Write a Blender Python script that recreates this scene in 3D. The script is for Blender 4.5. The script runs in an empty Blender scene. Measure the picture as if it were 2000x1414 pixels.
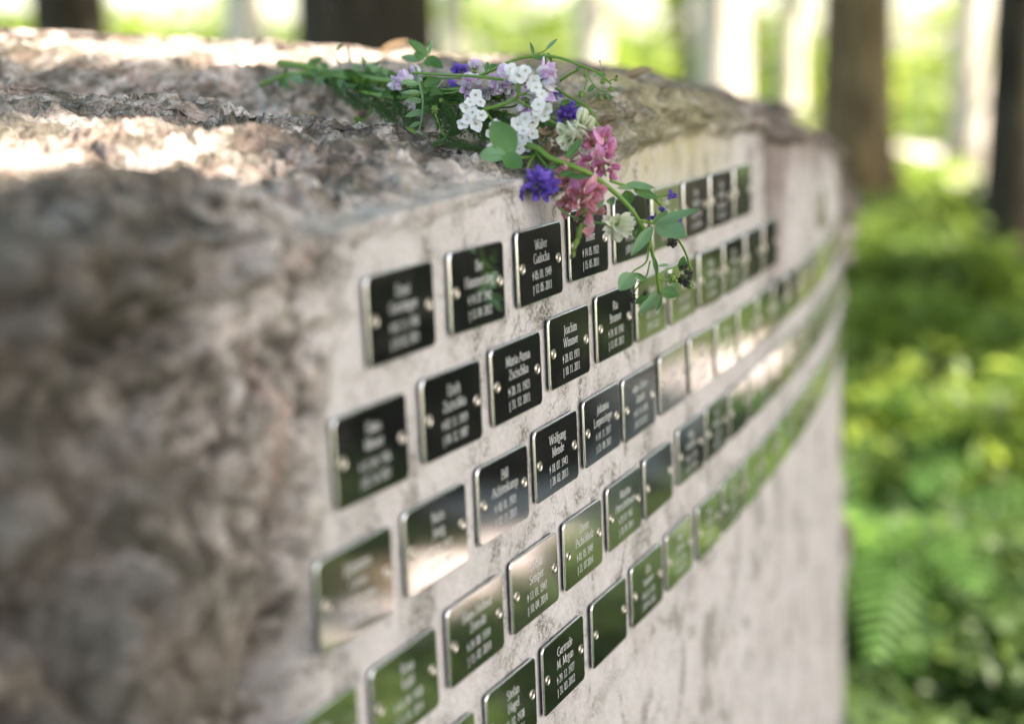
import bpy, math, random
import numpy as np
from mathutils import Vector, Matrix
R = math.radians
sc = bpy.context.scene
COL = sc.collection
U = 0.05            # one plaque height, metres
CAM_Z = 1.25
PITCH, ROLL, FPX = 0.18172, 0.01305, 3100.0

# ------------------------------------------------------------------ camera
def P(px, py, d):
    """the place at depth d (in plaque heights) seen at that spot of the photograph"""
    a, b = (px-1000)/FPX, (707-py)/FPX
    u = a*math.cos(ROLL)+b*math.sin(ROLL); v = -a*math.sin(ROLL)+b*math.cos(ROLL)
    y = d*math.cos(PITCH)+v*d*math.sin(PITCH); z = v*d*math.cos(PITCH)-d*math.sin(PITCH)
    return Vector((u*d*U, y*U, CAM_Z+z*U))
cd = bpy.data.cameras.new('camera'); cam = bpy.data.objects.new('camera', cd); COL.objects.link(cam)
cam.matrix_world = Matrix.Translation((0, 0, CAM_Z)) @ Matrix.Rotation(math.pi/2-PITCH, 4, 'X') @ Matrix.Rotation(-ROLL, 4, 'Z')
cd.sensor_width = 36; cd.lens = FPX/2000*36; cd.clip_start = 0.02; cd.clip_end = 500
cd.dof.use_dof = True; cd.dof.focus_distance = 22.3*U; cd.dof.aperture_fstop = 2.5
sc.camera = cam

# ------------------------------------------------------------------ helpers
def link(o, parent=None):
    COL.objects.link(o)
    if parent: o.parent = parent
    return o
def tag(o, label=None, cat=None, group=None, kind=None):
    if label: o['label'] = label
    if cat: o['category'] = cat
    if group: o['group'] = group
    if kind: o['kind'] = kind
    return o
def empty(name, loc=(0, 0, 0), rot=None):
    o = bpy.data.objects.new(name, None); o.empty_display_size = .01
    o.location = loc
    if rot is not None: o.rotation_euler = rot
    return link(o)
def mesh_np(name, V, F, mats, parent=None, smooth=True, mi=None, attr=None):
    """V (n,3), F list of faces or an (m,k) array"""
    me = bpy.data.meshes.new(name)
    V = np.asarray(V, dtype=np.float32)
    if isinstance(F, np.ndarray):
        m, k = F.shape
        me.vertices.add(len(V)); me.vertices.foreach_set('co', V.ravel())
        me.loops.add(m*k); me.loops.foreach_set('vertex_index', F.astype(np.int32).ravel())
        me.polygons.add(m); me.polygons.foreach_set('loop_start', (np.arange(m)*k).astype(np.int32))
        me.polygons.foreach_set('loop_total', np.full(m, k, dtype=np.int32))
        me.update(calc_edges=True)
    else:
        me.from_pydata([tuple(map(float, v)) for v in V], [], F)
    if smooth: me.polygons.foreach_set('use_smooth', np.ones(len(me.polygons), dtype=bool))
    if mi is not None: me.polygons.foreach_set('material_index', np.asarray(mi, dtype=np.int32))
    for m_ in (mats if isinstance(mats, (list, tuple)) else [mats]): me.materials.append(m_)
    if attr is not None:
        a = me.attributes.new(attr[0], 'FLOAT', 'POINT'); a.data.foreach_set('value', np.asarray(attr[1], dtype=np.float32))
    me.validate(); me.update()
    o = bpy.data.objects.new(name, me)
    return link(o, parent)
class MB:
    def __init__(s): s.v = []; s.f = []; s.m = []
    def add(s, V, F, mi=0):
        k = len(s.v); s.v += [tuple(map(float, v)) for v in V]; s.f += [tuple(i+k for i in f) for f in F]; s.m += [mi]*len(F)
    def build(s, name, mats, parent=None, smooth=True):
        return mesh_np(name, s.v, s.f, mats, parent, smooth, s.m)
def spline(pts, n=8):
    """Catmull-Rom through points (tuples of any length)"""
    p = [np.array(q, dtype=float) for q in pts]
    if len(p) < 3: return [p[0]+(p[-1]-p[0])*i/n for i in range(n+1)]
    p = [2*p[0]-p[1]]+p+[2*p[-1]-p[-2]]; out = []
    for i in range(1, len(p)-2):
        for k in range(n):
            t = k/n; a, b, c, d = p[i-1:i+3]
            out.append(.5*((2*b)+(c-a)*t+(2*a-5*b+4*c-d)*t*t+(3*b-a-3*c+d)*t**3))
    out.append(p[-2]); return out
def tube(mb, pts, r0, r1=None, sides=7, mi=0, prof=None):
    pts = [Vector(p[:3]) for p in pts]; n = len(pts); r1 = r0 if r1 is None else r1
    up = Vector((.31, .2, .93)); V = []; F = []
    for i, p in enumerate(pts):
        t = (pts[min(i+1, n-1)]-pts[max(i-1, 0)]); t = t.normalized() if t.length > 1e-9 else Vector((0, 0, 1))
        a = t.cross(up); a = a.normalized() if a.length > 1e-4 else t.orthogonal().normalized()
        b = t.cross(a); up = b.cross(t) if False else up
        k = i/(n-1); r = (r0+(r1-r0)*k)*(prof(k) if prof else 1)
        for j in range(sides):
            q = 2*math.pi*j/sides; V.append(p+(a*math.cos(q)+b*math.sin(q))*r)
    for i in range(n-1):
        for j in range(sides):
            F.append((i*sides+j, i*sides+(j+1) % sides, (i+1)*sides+(j+1) % sides, (i+1)*sides+j))
    F.append(tuple(range(sides))[::-1]); F.append(tuple((n-1)*sides+j for j in range(sides)))
    mb.add(V, F, mi)
# vectorised value noise
def _hash(i, j, k, seed):
    n = (i.astype(np.int64)*374761393+j.astype(np.int64)*668265263+k.astype(np.int64)*2147483647+seed*974711) & 0xffffffff
    n = ((n ^ (n >> 13))*1274126177) & 0xffffffff
    n = ((n ^ (n >> 16))*2246822519) & 0xffffffff
    return ((n ^ (n >> 15)) & 0xffffff)/16777215.0
def vnoise(p, seed=0):
    i = np.floor(p).astype(np.int64); f = p-i; f = f*f*f*(f*(f*6-15)+10)
    r = 0
    for a in (0, 1):
        wa = f[:, 0] if a else 1-f[:, 0]
        for b in (0, 1):
            wb = f[:, 1] if b else 1-f[:, 1]
            for c in (0, 1):
                wc = f[:, 2] if c else 1-f[:, 2]
                r = r+wa*wb*wc*_hash(i[:, 0]+a, i[:, 1]+b, i[:, 2]+c, seed)
    return r*2-1
def fbm(p, oct=4, seed=0, gain=.5, ridged=False):
    s = 0; a = 1; t = 0
    for o in range(oct):
        v = vnoise(p*(2.03**o)+o*17.3, seed+o)
        if ridged: v = 1-2*np.abs(v)
        s = s+a*v; t += a; a *= gain
    return s/t
def facets(p, seed=0, tilt=.55, step=.5):
    # broken rock: flat tilted faces, one per jittered cell, meeting at sharp edges
    i0 = np.floor(p).astype(np.int64); best = np.full(len(p), 1e9); out = np.zeros(len(p))
    for a in (-1, 0, 1):
        for b in (-1, 0, 1):
            for c in (-1, 0, 1):
                i, j, k = i0[:, 0]+a, i0[:, 1]+b, i0[:, 2]+c
                q = np.stack([i+_hash(i, j, k, seed), j+_hash(i, j, k, seed+1), k+_hash(i, j, k, seed+2)], 1); v = p-q; d = (v*v).sum(1)
                n = np.stack([_hash(i, j, k, seed+3+m) for m in range(3)], 1)*2-1
                h = (v*n).sum(1)*tilt+(_hash(i, j, k, seed+7)-.5)*step
                m_ = d < best; best = np.where(m_, d, best); out = np.where(m_, h, out)
    return out
def sstep(x, a, b):
    t = np.clip((x-a)/(b-a), 0, 1); return t*t*(3-2*t)

# ------------------------------------------------------------------ material helpers
def new_mat(name):
    m = bpy.data.materials.new(name); m.use_nodes = True; nt = m.node_tree
    for n in list(nt.nodes): nt.nodes.remove(n)
    out = nt.nodes.new('ShaderNodeOutputMaterial')
    return m, nt, out
class NT:
    def __init__(s, nt): s.nt = nt
    def n(s, t, **kw):
        n = s.nt.nodes.new(t)
        for k, v in kw.items():
            if k.startswith('i_'): n.inputs[k[2:].replace('_', ' ')].default_value = v
            else: setattr(n, k, v)
        return n
    def l(s, a, b): s.nt.links.new(a, b)
    def ramp(s, fac, stops, interp='LINEAR'):
        r = s.nt.nodes.new('ShaderNodeValToRGB'); r.color_ramp.interpolation = interp
        e = r.color_ramp.elements
        while len(e) < len(stops): e.new(.5)
        for q, (p, c) in zip(e, stops): q.position = p; q.color = (*c, 1) if len(c) == 3 else c
        s.l(fac, r.inputs[0]); return r.outputs[0]
    def noise(s, vec, scale, detail=5, rough=.55, dist=0, lac=2.0):
        n = s.nt.nodes.new('ShaderNodeTexNoise'); n.inputs['Scale'].default_value = scale; n.inputs['Detail'].default_value = detail
        n.inputs['Roughness'].default_value = rough; n.inputs['Distortion'].default_value = dist; s.l(vec, n.inputs['Vector']); return n.outputs['Fac']
    def mix(s, fac, a, b, mode='MIX'):
        n = s.nt.nodes.new('ShaderNodeMix'); n.data_type = 'RGBA'; n.blend_type = mode
        for sock, val in ((n.inputs[0], fac), (n.inputs[6], a), (n.inputs[7], b)):
            if hasattr(val, 'default_value') or hasattr(val, 'links'): s.l(val, sock)
            else: sock.default_value = (*val, 1) if isinstance(val, tuple) and len(val) == 3 else val
        return n.outputs[2]
    def math(s, op, a, b=None, c=None, clamp=False):
        n = s.nt.nodes.new('ShaderNodeMath'); n.operation = op; n.use_clamp = clamp
        for sock, val in zip(n.inputs, (a, b, c)):
            if val is None: continue
            if hasattr(val, 'links'): s.l(val, sock)
            else: sock.default_value = val
        return n.outputs[0]
    def mapping(s, vec, scale=(1, 1, 1), rot=(0, 0, 0), loc=(0, 0, 0)):
        n = s.nt.nodes.new('ShaderNodeMapping'); n.inputs['Scale'].default_value = scale; n.inputs['Rotation'].default_value = rot
        n.inputs['Location'].default_value = loc; s.l(vec, n.inputs[0]); return n.outputs[0]
#PART_STONE
# ------------------------------------------------------------------ the stone
# front face: a slowly turning curve in plan (units of U), s runs away from the camera
A0, B0, C0 = 0.41315, -0.0046448, -5.0e-5
LEAN = 0.02929
_s = np.arange(-16, 45.01, .02); _th = A0+B0*_s+C0*_s*_s
_x = np.concatenate([[0], np.cumsum(np.sin((_th[1:]+_th[:-1])/2))*.02]); _y = np.concatenate([[0], np.cumsum(np.cos((_th[1:]+_th[:-1])/2))*.02])
_k0 = int(np.argmin(abs(_s))); _x = _x-_x[_k0]+0.61042; _y = _y-_y[_k0]+21.967
def face(s, z):
    """plan position on the flat face, z in U below/above camera; returns x, y, heading"""
    x = np.interp(s, _s, _x); y = np.interp(s, _s, _y); th = A0+B0*s+C0*s*s
    L = -z*math.tan(LEAN)
    return x+np.cos(th)*L, y-np.sin(th)*L, th
Z_EDGE = np.array([(-9, -1.75), (-6.5, -1.66), (-5, -1.56), (-3, -1.47), (-1.6, -1.42), (-.4, -1.40), (.5, -1.12), (1.5, -.62), (2.6, -.42), (4, -.30), (7, -.36), (10, -.60), (12, -.85),
                   (13.3, -1.18), (15, -1.35), (18, -1.5), (24, -1.95), (28, -2.6), (30, -3.3), (33, -4.4), (40, -5.0)])
def z_edge(s): return np.interp(s, Z_EDGE[:, 0], Z_EDGE[:, 1])
S0, S1 = -6.5, 33.0
# outline samples (top arris), front part parameterised by s
s_front = np.concatenate([np.arange(S0, 6, .045), np.arange(6, 16, .09), np.arange(16, S1+.01, .2)])
fx, fy, _ = face(s_front, z_edge(s_front))
e = face(np.array([S1]), np.array([-4.4]))
back_pts = [(float(e[0][0]), float(e[1][0]), -4.4), (11.3, 57.5, -4.6), (9.6, 58.5, -3.4), (8.3, 54, -2.2), (7.4, 48.6, -1.12), (5.2, 46, -.55), (2.6, 42, -.50), (-1, 36.5, .20), (-5.6, 33, .62), (-10.3, 32, .95),
            (-14, 30, 1.1), (-15.5, 26, .6), (-14.5, 20, -.1), (-11.5, 15, -.9), (-8, 12.2, -1.25), (-6, 11.7, -1.3), (-4.4, 12.3, -1.32), (-3.2, 13.7, -1.40), (-2.6, 14.9, -1.5), (float(fx[0]), float(fy[0]), float(z_edge(S0)))]
bp = np.array(spline([tuple(q) for q in back_pts], 30))
# denser on the near end
near = 13*30
b_sel = [bp[i] for i in range(1, near, 3)]
seg = bp[near:-1]; dens = []
for i in range(len(seg)): 
    nxt = seg[i+1] if i+1 < len(seg) else bp[-1]
    k = max(1, int(np.linalg.norm(nxt-seg[i])/.055))
    for j in range(k): dens.append(seg[i]+(nxt-seg[i])*j/k)
b_sel = np.array(b_sel+dens)
OX = np.concatenate([fx, b_sel[:, 0]]); OY = np.concatenate([fy, b_sel[:, 1]]); OZ = np.concatenate([z_edge(s_front), b_sel[:, 2]])
NF, NU = len(s_front), len(OX)
is_front = np.arange(NU) < NF
# near-end weight: 1 on the rough end, fades along the front from s=-6.5 to -2
w_end = np.zeros(NU); w_end[:NF] = 1-sstep(s_front, S0, -2.5)
dist_near = np.zeros(NU); w_end[NF:] = sstep(np.arange(NU-NF), near//3, near//3+25)
# outward normals in plan
tx = np.roll(OX, -1)-np.roll(OX, 1); ty = np.roll(OY, -1)-np.roll(OY, 1); tl = np.hypot(tx, ty)+1e-9
NX, NY = ty/tl, -tx/tl
# thin-plate heightfield of the top
ctrl = [(float(a), float(b), float(c)) for a, b, c in zip(fx[::14], fy[::14], z_edge(s_front)[::14]-.02)]
ctrl += [tuple(q) for q in back_pts[1:-1]]
def CP(px, py, d):
    v = P(px, py, d); return (v.x/U, v.y/U, (v.z-CAM_Z)/U)
ctrl += [CP(800, 292, 21.5), CP(600, 262, 22.2), CP(450, 240, 22.4), CP(250, 222, 22.6), (-6.9, 22, -.50), (-9.5, 23, -.2), (-12, 23, .1),
         CP(400, 330, 18), CP(200, 300, 18), CP(60, 290, 17), CP(300, 380, 15), CP(80, 370, 14.5), CP(560, 400, 16), CP(700, 350, 18.5), CP(860, 330, 20),
         CP(60, 160, 24.6), CP(170, 168, 24.5), CP(300, 190, 24.2), CP(460, 222, 24.2), CP(640, 238, 24.5), CP(800, 262, 24),
         # trough behind the ridge
         (-7.6, 26.6, -.55), (-5.6, 26.6, -.85), (-4.0, 27.2, -.95), (-2.5, 27.2, -1.1), (-1.0, 26.0, -1.3), (0.1, 24.6, -1.4), (-.5, 24.6, -1.35), (-2, 25.8, -1.0),
         # rim beyond the trough
         (-9.0, 27.9, .35), (-7.6, 27.9, .25), (-5.8, 27.9, .12), (-4.2, 28.2, .02), (-2.8, 28.3, -.02), (-1.2, 28.0, -.12), (0.4, 26.9, -.22), (1.4, 26.0, -.28),
         (-9, 30.4, .62), (-6, 30.4, .45), (-3, 31, .2), (0, 31, .08), (2.5, 30, -.12), (3.5, 34, -.2), (5, 38, -.4), (7.5, 44, -1.3), (2, 37, -.1)]
C = np.array(ctrl)
def tps(q):
    d = np.sqrt(((q[:, None, :]-C[None, :, :2])**2).sum(-1)); return d*1.0
K = tps(C[:, :2])+np.eye(len(C))*(-.02); Pm = np.c_[np.ones(len(C)), C[:, :2]]
Amat = np.block([[K, Pm], [Pm.T, np.zeros((3, 3))]]); sol = np.linalg.solve(Amat, np.r_[C[:, 2], 0, 0, 0])
def ztop(x, y):
    out = np.empty(len(x))
    for i in range(0, len(x), 20000):
        q = np.c_[x[i:i+20000], y[i:i+20000]]
        out[i:i+20000] = tps(q)@sol[:-3]+np.c_[np.ones(len(q)), q]@sol[-3:]
    return out
def medial(x, y):
    my = np.clip(y, 20, 50); mx = np.interp(my, [20, 31, 38, 46, 50], [-11, -3.0, 3, 7.0, 8.6]); return mx, my
V = []; 
# side rows (from ground up to the arris)
T_side = np.concatenate([np.linspace(0, .45, 10)[:-1], np.linspace(.45, .93, 70)[:-1], np.linspace(.93, 1, 26)])
GZ = -25.6
for t in T_side:
    z = GZ+(OZ-GZ)*t
    k = np.clip(2.45*(-z-1.6)/7.6, 0, 5.5)*w_end
    x = OX.copy(); y = OY.copy()
    a, b, th = face(s_front-k[:NF], z[:NF]); x[:NF] = a; y[:NF] = b
    x[NF:] -= np.sin(A0)*k[NF:]; y[NF:] -= np.cos(A0)*k[NF:]
    # back and near end bulge a little outwards lower down
    bul = (1-t)*1.2*np.where(is_front, 0, 1)*(1-w_end)*sstep(np.arange(NU)-NF, 12, 50)
    x += NX*bul; y += NY*bul
    s_eff = np.full(NU, -99.); s_eff[:NF] = s_front-k[:NF]
    p = np.c_[x, y, z]
    # roughness mask: 1 on broken stone, ~0 on the sawn face
    edge_wob = .5*fbm(p*.8, 3, 5)
    ends = np.where(is_front, 1-sstep(np.where(is_front, np.r_[s_front, np.zeros(NU-NF)], 0)+edge_wob*.8, S0+.1, S0+.75), 1)
    band_h = np.interp(np.r_[s_front, np.full(NU-NF, 0)], [-6, -1.2, 0, 1.2, 2.5, 9, 12.5, 14, 20, 33], [.17, .14, .35, .5, .85, .75, .5, .4, .3, .3])
    depth = (OZ-z)
    topb = 1-sstep(depth+edge_wob*.35, band_h*.7, band_h*1.15)
    m = np.clip(np.maximum(ends, topb*np.where(is_front, 1, 0)), 0, 1)
    pw = p+fbm(p*2.2, 2, 301)[:, None]*.25
    big = fbm(p*.34, 3, 11)*1.5+facets(pw*.42, 311, .9, .9)*.75+facets(pw*1.05, 331, .9, .8)*.34+facets(pw*2.6, 351, .9, .8)*.12+fbm(p*1.6, 3, 3, .6)*.30+fbm(p*1.7, 3, 33, .6, True)*.22+fbm(p*2.6, 3, 31, .6, True)*.13
    small = fbm(p*2.2, 4, 21, .6, True)*.13+fbm(p*6, 3, 27, .6)*.045
    endm = np.where(is_front, ends, 1)
    crev = lambda f_, sd_, w_: np.maximum(0, w_-np.abs(fbm(p*f_+.35*fbm(p*f_*2, 2, sd_+9)[:, None], 2, sd_)))/w_
    big = big-.45-.55*crev(.62, 211, .10)-.34*crev(1.35, 223, .12)-.16*crev(3.1, 227, .14)-.5*np.maximum(0, fbm(p*1.0, 2, 231)-.22); big = np.where(is_front, np.minimum(big, .02), big)
    cornr = np.where(is_front, 1, np.interp(np.arange(NU), [NF, NU-46, NU-4], [1, 1, .25])); big = big*cornr
    disp = endm*(big-.05)+m*(1-endm)*(small*4.6-.25*np.maximum(0, fbm(p*1.4, 2, 251)-.1)-.16*sstep(np.where(depth < 0, 0, depth), 0, 1)*0)
    # chamfer: broken upper band set back
    disp -= (1-endm)*topb*(1-sstep(depth, 0, band_h))*band_h*.55
    disp = np.where(is_front & (ends < .3) & (np.r_[s_front, np.zeros(NU-NF)] < -.2), np.minimum(disp, .01), disp)
    disp += (1-m)*fbm(p*.55, 2, 8)*.018
    # groove in the face
    sf = np.r_[s_front, np.full(NU-NF, -99)]
    disp -= .95*np.exp(-((sf-13.9)/.6)**2)*sstep(z, -5.2, -3.6)
    x += NX*disp; y += NY*disp
    V.append(np.c_[x, y, z])
topstart = len(V)
last = V[-1]
mx, my = medial(OX, OY)
nT = 430
tt = np.linspace(0, 1, nT+1)[1:]
for t in tt:
    x = last[:, 0]+(mx-last[:, 0])*t; y = last[:, 1]+(my-last[:, 1])*t
    V.append(np.c_[x, y, np.full(NU, np.nan)])
V = np.array(V)                      # rows, NU, 3
top = V[topstart:].reshape(-1, 3)
z0 = ztop(top[:, 0], top[:, 1])
q = np.c_[top[:, 0], top[:, 1], z0]
warp = np.c_[fbm(q*.7, 2, 41), fbm(q*.7, 2, 47), np.zeros(len(q))]*.8
qa = (q+warp)*np.array([.55, .9, .6])
n1 = fbm(qa*.8, 3, 51); n2 = fbm(qa*2.4, 4, 61, .55); n3 = fbm(qa*7, 3, 71, .6, True); n4 = fbm(q*np.array([14, 22, 14]), 2, 81, .6)
lay = n1*.26+n2*.12
stepw = .085; ph = (lay+z0*.55)/stepw; fr = ph-np.floor(ph)
terr = (np.floor(ph)+sstep(fr, .55, .95))*stepw-(lay+z0*.55)
far_calm = 1-.35*sstep(top[:, 1], 26, 30)
pits = np.maximum(0, fbm(q*np.array([1.6, 2.6, 1.6])+warp, 3, 91, .5)-.28)
crv = np.maximum(0, .075-np.abs(fbm(qa*1.5, 3, 241)))/.075; crv2 = np.maximum(0, .08-np.abs(fbm(qa*4.2, 2, 247)))/.08
fct = facets((q+warp)*np.array([.5, .8, .8])*1.3, 371, .5, .5)*.16+facets((q+warp)*np.array([1.4, 2.2, 2.2]), 381, .5, .5)*.05
gul = np.maximum(0, fbm(qa*np.array([1.1, 1.7, 1.1])*1.9, 3, 97, .55, True)-.30)
zt = z0+far_calm*(fct+lay*1.5+terr*1.25+n3*.055+n4*.02)-pits*.9-gul*.30-.10*crv-.055*crv2
# step at the foot of the rim beyond the trough
# blend to the arris height
row = np.repeat(tt, NU); dl = np.hypot(top[:, 0]-np.tile(last[:, 0], nT), top[:, 1]-np.tile(last[:, 1], nT))
bl = sstep(dl, 0, .9)
zt = zt*bl+(1-bl)*(np.tile(last[:, 2], nT)+(lay*.12+n3*.03+n4*.012)*sstep(dl, 0, .12)-pits*.3*sstep(dl, 0, .3))
top[:, 2] = zt
V[topstart:] = top.reshape(nT, NU, 3)
STONE_TOP = (top[:, 0].copy(), top[:, 1].copy(), top[:, 2].copy())
rows = V.shape[0]
V = V.reshape(-1, 3)
i = np.arange(rows-1)[:, None]*NU; j = np.arange(NU)[None, :]; j2 = (j+1) % NU
F = np.stack([i+j, i+j2, i+NU+j2, i+NU+j], -1).reshape(-1, 4)
Vm = V*U; Vm[:, 2] += CAM_Z
# rough attribute for the material: 0 on the sawn face
rough = np.ones(rows*NU)
def rough_attr():
    r = np.ones((rows, NU))
    Vr = V.reshape(rows, NU, 3)
    for k_, t in enumerate(T_side):
        p = Vr[k_]; edge_wob = .5*fbm(p*.8, 3, 5)
        sfr = np.r_[s_front, np.full(NU-NF, -99.)]
        e_ = 1-sstep(sfr+edge_wob*.8, S0+.1, S0+.9)
        band_h = np.interp(sfr, [-6, -1.2, 0, 1.2, 2.5, 9, 12.5, 14, 20, 33], [.17, .14, .35, .5, .85, .75, .5, .4, .3, .3])
        tb = 1-sstep(OZ-p[:, 2]+edge_wob*.35, band_h*.6, band_h*1.2)
        tb = tb*np.interp(sfr, [-1.4, -.2], [.35, 1])
        g = np.exp(-((sfr-13.9)/.6)**2)*sstep(p[:, 2], -5.4, -3.6)
        r[k_] = np.clip(np.maximum(np.maximum(e_, tb), g), 0, 1)
    return r.ravel()
rough = rough_attr()
_r = rough.reshape(rows, NU); _sf = np.r_[s_front, np.full(NU-NF, -99.)]
_dl = dl.reshape(nT, NU); _pale = sstep(_dl+.5*fbm(V.reshape(rows, NU, 3)[topstart:].reshape(-1, 3)*1.3, 3, 261).reshape(nT, NU), .15, 1.1)
_edge = (sstep(_sf, -7, -5.8)*(1-sstep(_sf, -1.6, -.8)))[None, :]
_r[topstart:] = 1-_edge*(1-_pale)*.75
# brown stain in and around the groove and down from the far rim
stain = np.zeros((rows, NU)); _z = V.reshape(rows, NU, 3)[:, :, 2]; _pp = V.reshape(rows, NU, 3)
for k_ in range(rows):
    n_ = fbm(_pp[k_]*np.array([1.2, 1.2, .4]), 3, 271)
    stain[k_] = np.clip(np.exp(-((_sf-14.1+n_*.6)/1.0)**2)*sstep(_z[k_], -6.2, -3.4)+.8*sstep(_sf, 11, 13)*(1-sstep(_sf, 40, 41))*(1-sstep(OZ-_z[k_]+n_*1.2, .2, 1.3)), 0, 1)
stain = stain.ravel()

def stone_material():
    m, nt, out = new_mat('limestone'); N = NT(nt)
    tc = N.n('ShaderNodeTexCoord'); ob = tc.outputs['Object']
    at = N.n('ShaderNodeAttribute', attribute_name='rough'); rg = at.outputs['Fac']
    # ---- sawn face: pale pinkish grey, mottled
    a1 = N.noise(ob, 9, 6, .6, .4); a2 = N.noise(ob, 45, 6, .65, .3); a3 = N.noise(ob, 260, 4, .6)
    c = N.ramp(a1, [(.30, (.40, .365, .335)), (.48, (.47, .435, .405)), (.62, (.54, .51, .485)), (.75, (.43, .385, .32))])
    c = N.mix(N.ramp(a2, [(.35, (0, 0, 0)), (.7, (1, 1, 1))]), c, (.58, .535, .51))
    c = N.mix(N.math('MULTIPLY', N.ramp(a3, [(.35, (1, 1, 1)), (.55, (0, 0, 0))]), .45), c, (.36, .32, .28))
    sp_mask = N.ramp(N.noise(ob, 20, 5, .65, .9), [(.49, (0, 0, 0)), (.62, (1, 1, 1))])
    sp = N.ramp(N.noise(ob, 360, 6, .78), [(.47, (0, 0, 0)), (.53, (1, 1, 1))])
    c = N.mix(N.math('MULTIPLY', sp_mask, N.math('MULTIPLY', sp, .85)), c, (.13, .12, .085))
    # hairline cracks
    cr = N.n('ShaderNodeTexVoronoi', feature='DISTANCE_TO_EDGE'); cr.inputs['Scale'].default_value = 26
    wv = N.n('ShaderNodeVectorMath', operation='ADD'); nz = N.n('ShaderNodeTexNoise'); nz.inputs['Scale'].default_value = 60; nz.inputs['Detail'].default_value = 5
    N.l(ob, nz.inputs['Vector']); scv = N.n('ShaderNodeVectorMath', operation='SCALE'); scv.inputs['Scale'].default_value = .035; N.l(nz.outputs['Color'], scv.inputs[0])
    N.l(ob, wv.inputs[0]); N.l(scv.outputs[0], wv.inputs[1]); N.l(wv.outputs[0], cr.inputs['Vector'])
    crk = N.ramp(cr.outputs['Distance'], [(.0, (1, 1, 1)), (.018, (0, 0, 0))])
    crm = N.ramp(N.noise(ob, 14, 3, .5, .5), [(.52, (0, 0, 0)), (.62, (1, 1, 1))])
    crk = N.math('MULTIPLY', crk, crm)
    c = N.mix(N.math('MULTIPLY', crk, .7), c, (.12, .10, .07))
    # vertical rain streaks
    st = N.noise(N.mapping(ob, (1, 1, .07)), 75, 5, .6)
    c = N.mix(N.math('MULTIPLY', N.ramp(st, [(.52, (0, 0, 0)), (.72, (1, 1, 1))]), .12), c, (.34, .33, .24))
    # ---- broken stone
    b1 = N.noise(ob, 14, 6, .62, .6); b2 = N.noise(N.mapping(ob, (1, 1, 1.6)), 70, 7, .7, .4); b3 = N.noise(ob, 340, 5, .7)
    d = N.ramp(b1, [(.28, (.13, .115, .09)), (.40, (.25, .215, .175)), (.52, (.42, .39, .345)), (.66, (.375, .33, .28)), (.8, (.20, .18, .13))])
    d = N.mix(N.ramp(b2, [(.38, (0, 0, 0)), (.66, (.85, .85, .85))]), d, (.48, .425, .39))
    d = N.mix(N.math('MULTIPLY', N.ramp(b2, [(.35, (1, 1, 1)), (.47, (0, 0, 0))]), .85), d, (.10, .09, .065))
    b5 = N.noise(ob, 33, 5, .62, .8)  # pit shade put into the colour: dark hollows, pale high spots
    d = N.mix(N.math('MULTIPLY', N.ramp(b5, [(.40, (1, 1, 1)), (.48, (0, 0, 0))]), .9), d, (.07, .064, .05))
    b6 = N.noise(ob, 8, 4, .6, .7); d = N.mix(N.math('MULTIPLY', N.ramp(b6, [(.52, (0, 0, 0)), (.64, (1, 1, 1))]), .35), d, (.12, .115, .09))
    d = N.mix(N.math('MULTIPLY', N.ramp(b5, [(.52, (0, 0, 0)), (.60, (1, 1, 1))]), .85), d, (.68, .64, .60))
    d = N.mix(N.math('MULTIPLY', N.ramp(b3, [(.40, (1, 1, 1)), (.52, (0, 0, 0))]), .55), d, (.13, .115, .09))
    b4 = N.noise(N.mapping(ob, (1, 1, 1), loc=(3, 1, 7)), 24, 4, .5, .5)
    d = N.mix(N.math('MULTIPLY', N.ramp(b4, [(.52, (0, 0, 0)), (.66, (1, 1, 1))]), .5), d, (.42, .29, .24))
    # thin dark partings of the flaky stone
    vo = N.n('ShaderNodeTexVoronoi', feature='DISTANCE_TO_EDGE'); vo.inputs['Scale'].default_value = 60; wv2 = N.n('ShaderNodeVectorMath', operation='ADD'); sc2 = N.n('ShaderNodeVectorMath', operation='SCALE'); sc2.inputs['Scale'].default_value = .05
    N.l(nz.outputs['Color'], sc2.inputs[0]); N.l(N.mapping(ob, (.45, .9, 1.6)), wv2.inputs[0]); N.l(sc2.outputs[0], wv2.inputs[1]); N.l(wv2.outputs[0], vo.inputs['Vector'])
    fl = N.math('MULTIPLY', N.ramp(vo.outputs['Distance'], [(0, (1, 1, 1)), (.05, (0, 0, 0))]), N.ramp(N.noise(ob, 34, 4, .6, .5), [(.47, (0, 0, 0)), (.57, (1, 1, 1))]))
    d = N.mix(N.math('MULTIPLY', fl, .9), d, (.055, .045, .035))
    # dark grey-green patches, denser towards the near left end
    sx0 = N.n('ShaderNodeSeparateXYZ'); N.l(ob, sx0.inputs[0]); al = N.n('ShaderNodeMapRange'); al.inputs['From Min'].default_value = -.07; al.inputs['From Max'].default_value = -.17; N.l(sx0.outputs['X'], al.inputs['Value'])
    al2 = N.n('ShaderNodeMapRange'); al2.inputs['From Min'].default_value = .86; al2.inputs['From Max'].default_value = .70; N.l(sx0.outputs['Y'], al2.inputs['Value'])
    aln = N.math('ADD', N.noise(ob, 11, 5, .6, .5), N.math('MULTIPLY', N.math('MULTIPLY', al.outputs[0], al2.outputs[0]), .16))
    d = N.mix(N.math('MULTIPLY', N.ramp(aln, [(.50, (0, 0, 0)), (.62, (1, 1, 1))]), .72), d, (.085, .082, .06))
    # lichen-yellow patch on the far upper rim
    sx = N.n('ShaderNodeSeparateXYZ'); N.l(ob, sx.inputs[0])
    yl = N.math('MULTIPLY', N.ramp(sx.outputs['Y'], [(0, (0, 0, 0)), (1, (1, 1, 1))]), 1)
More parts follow.
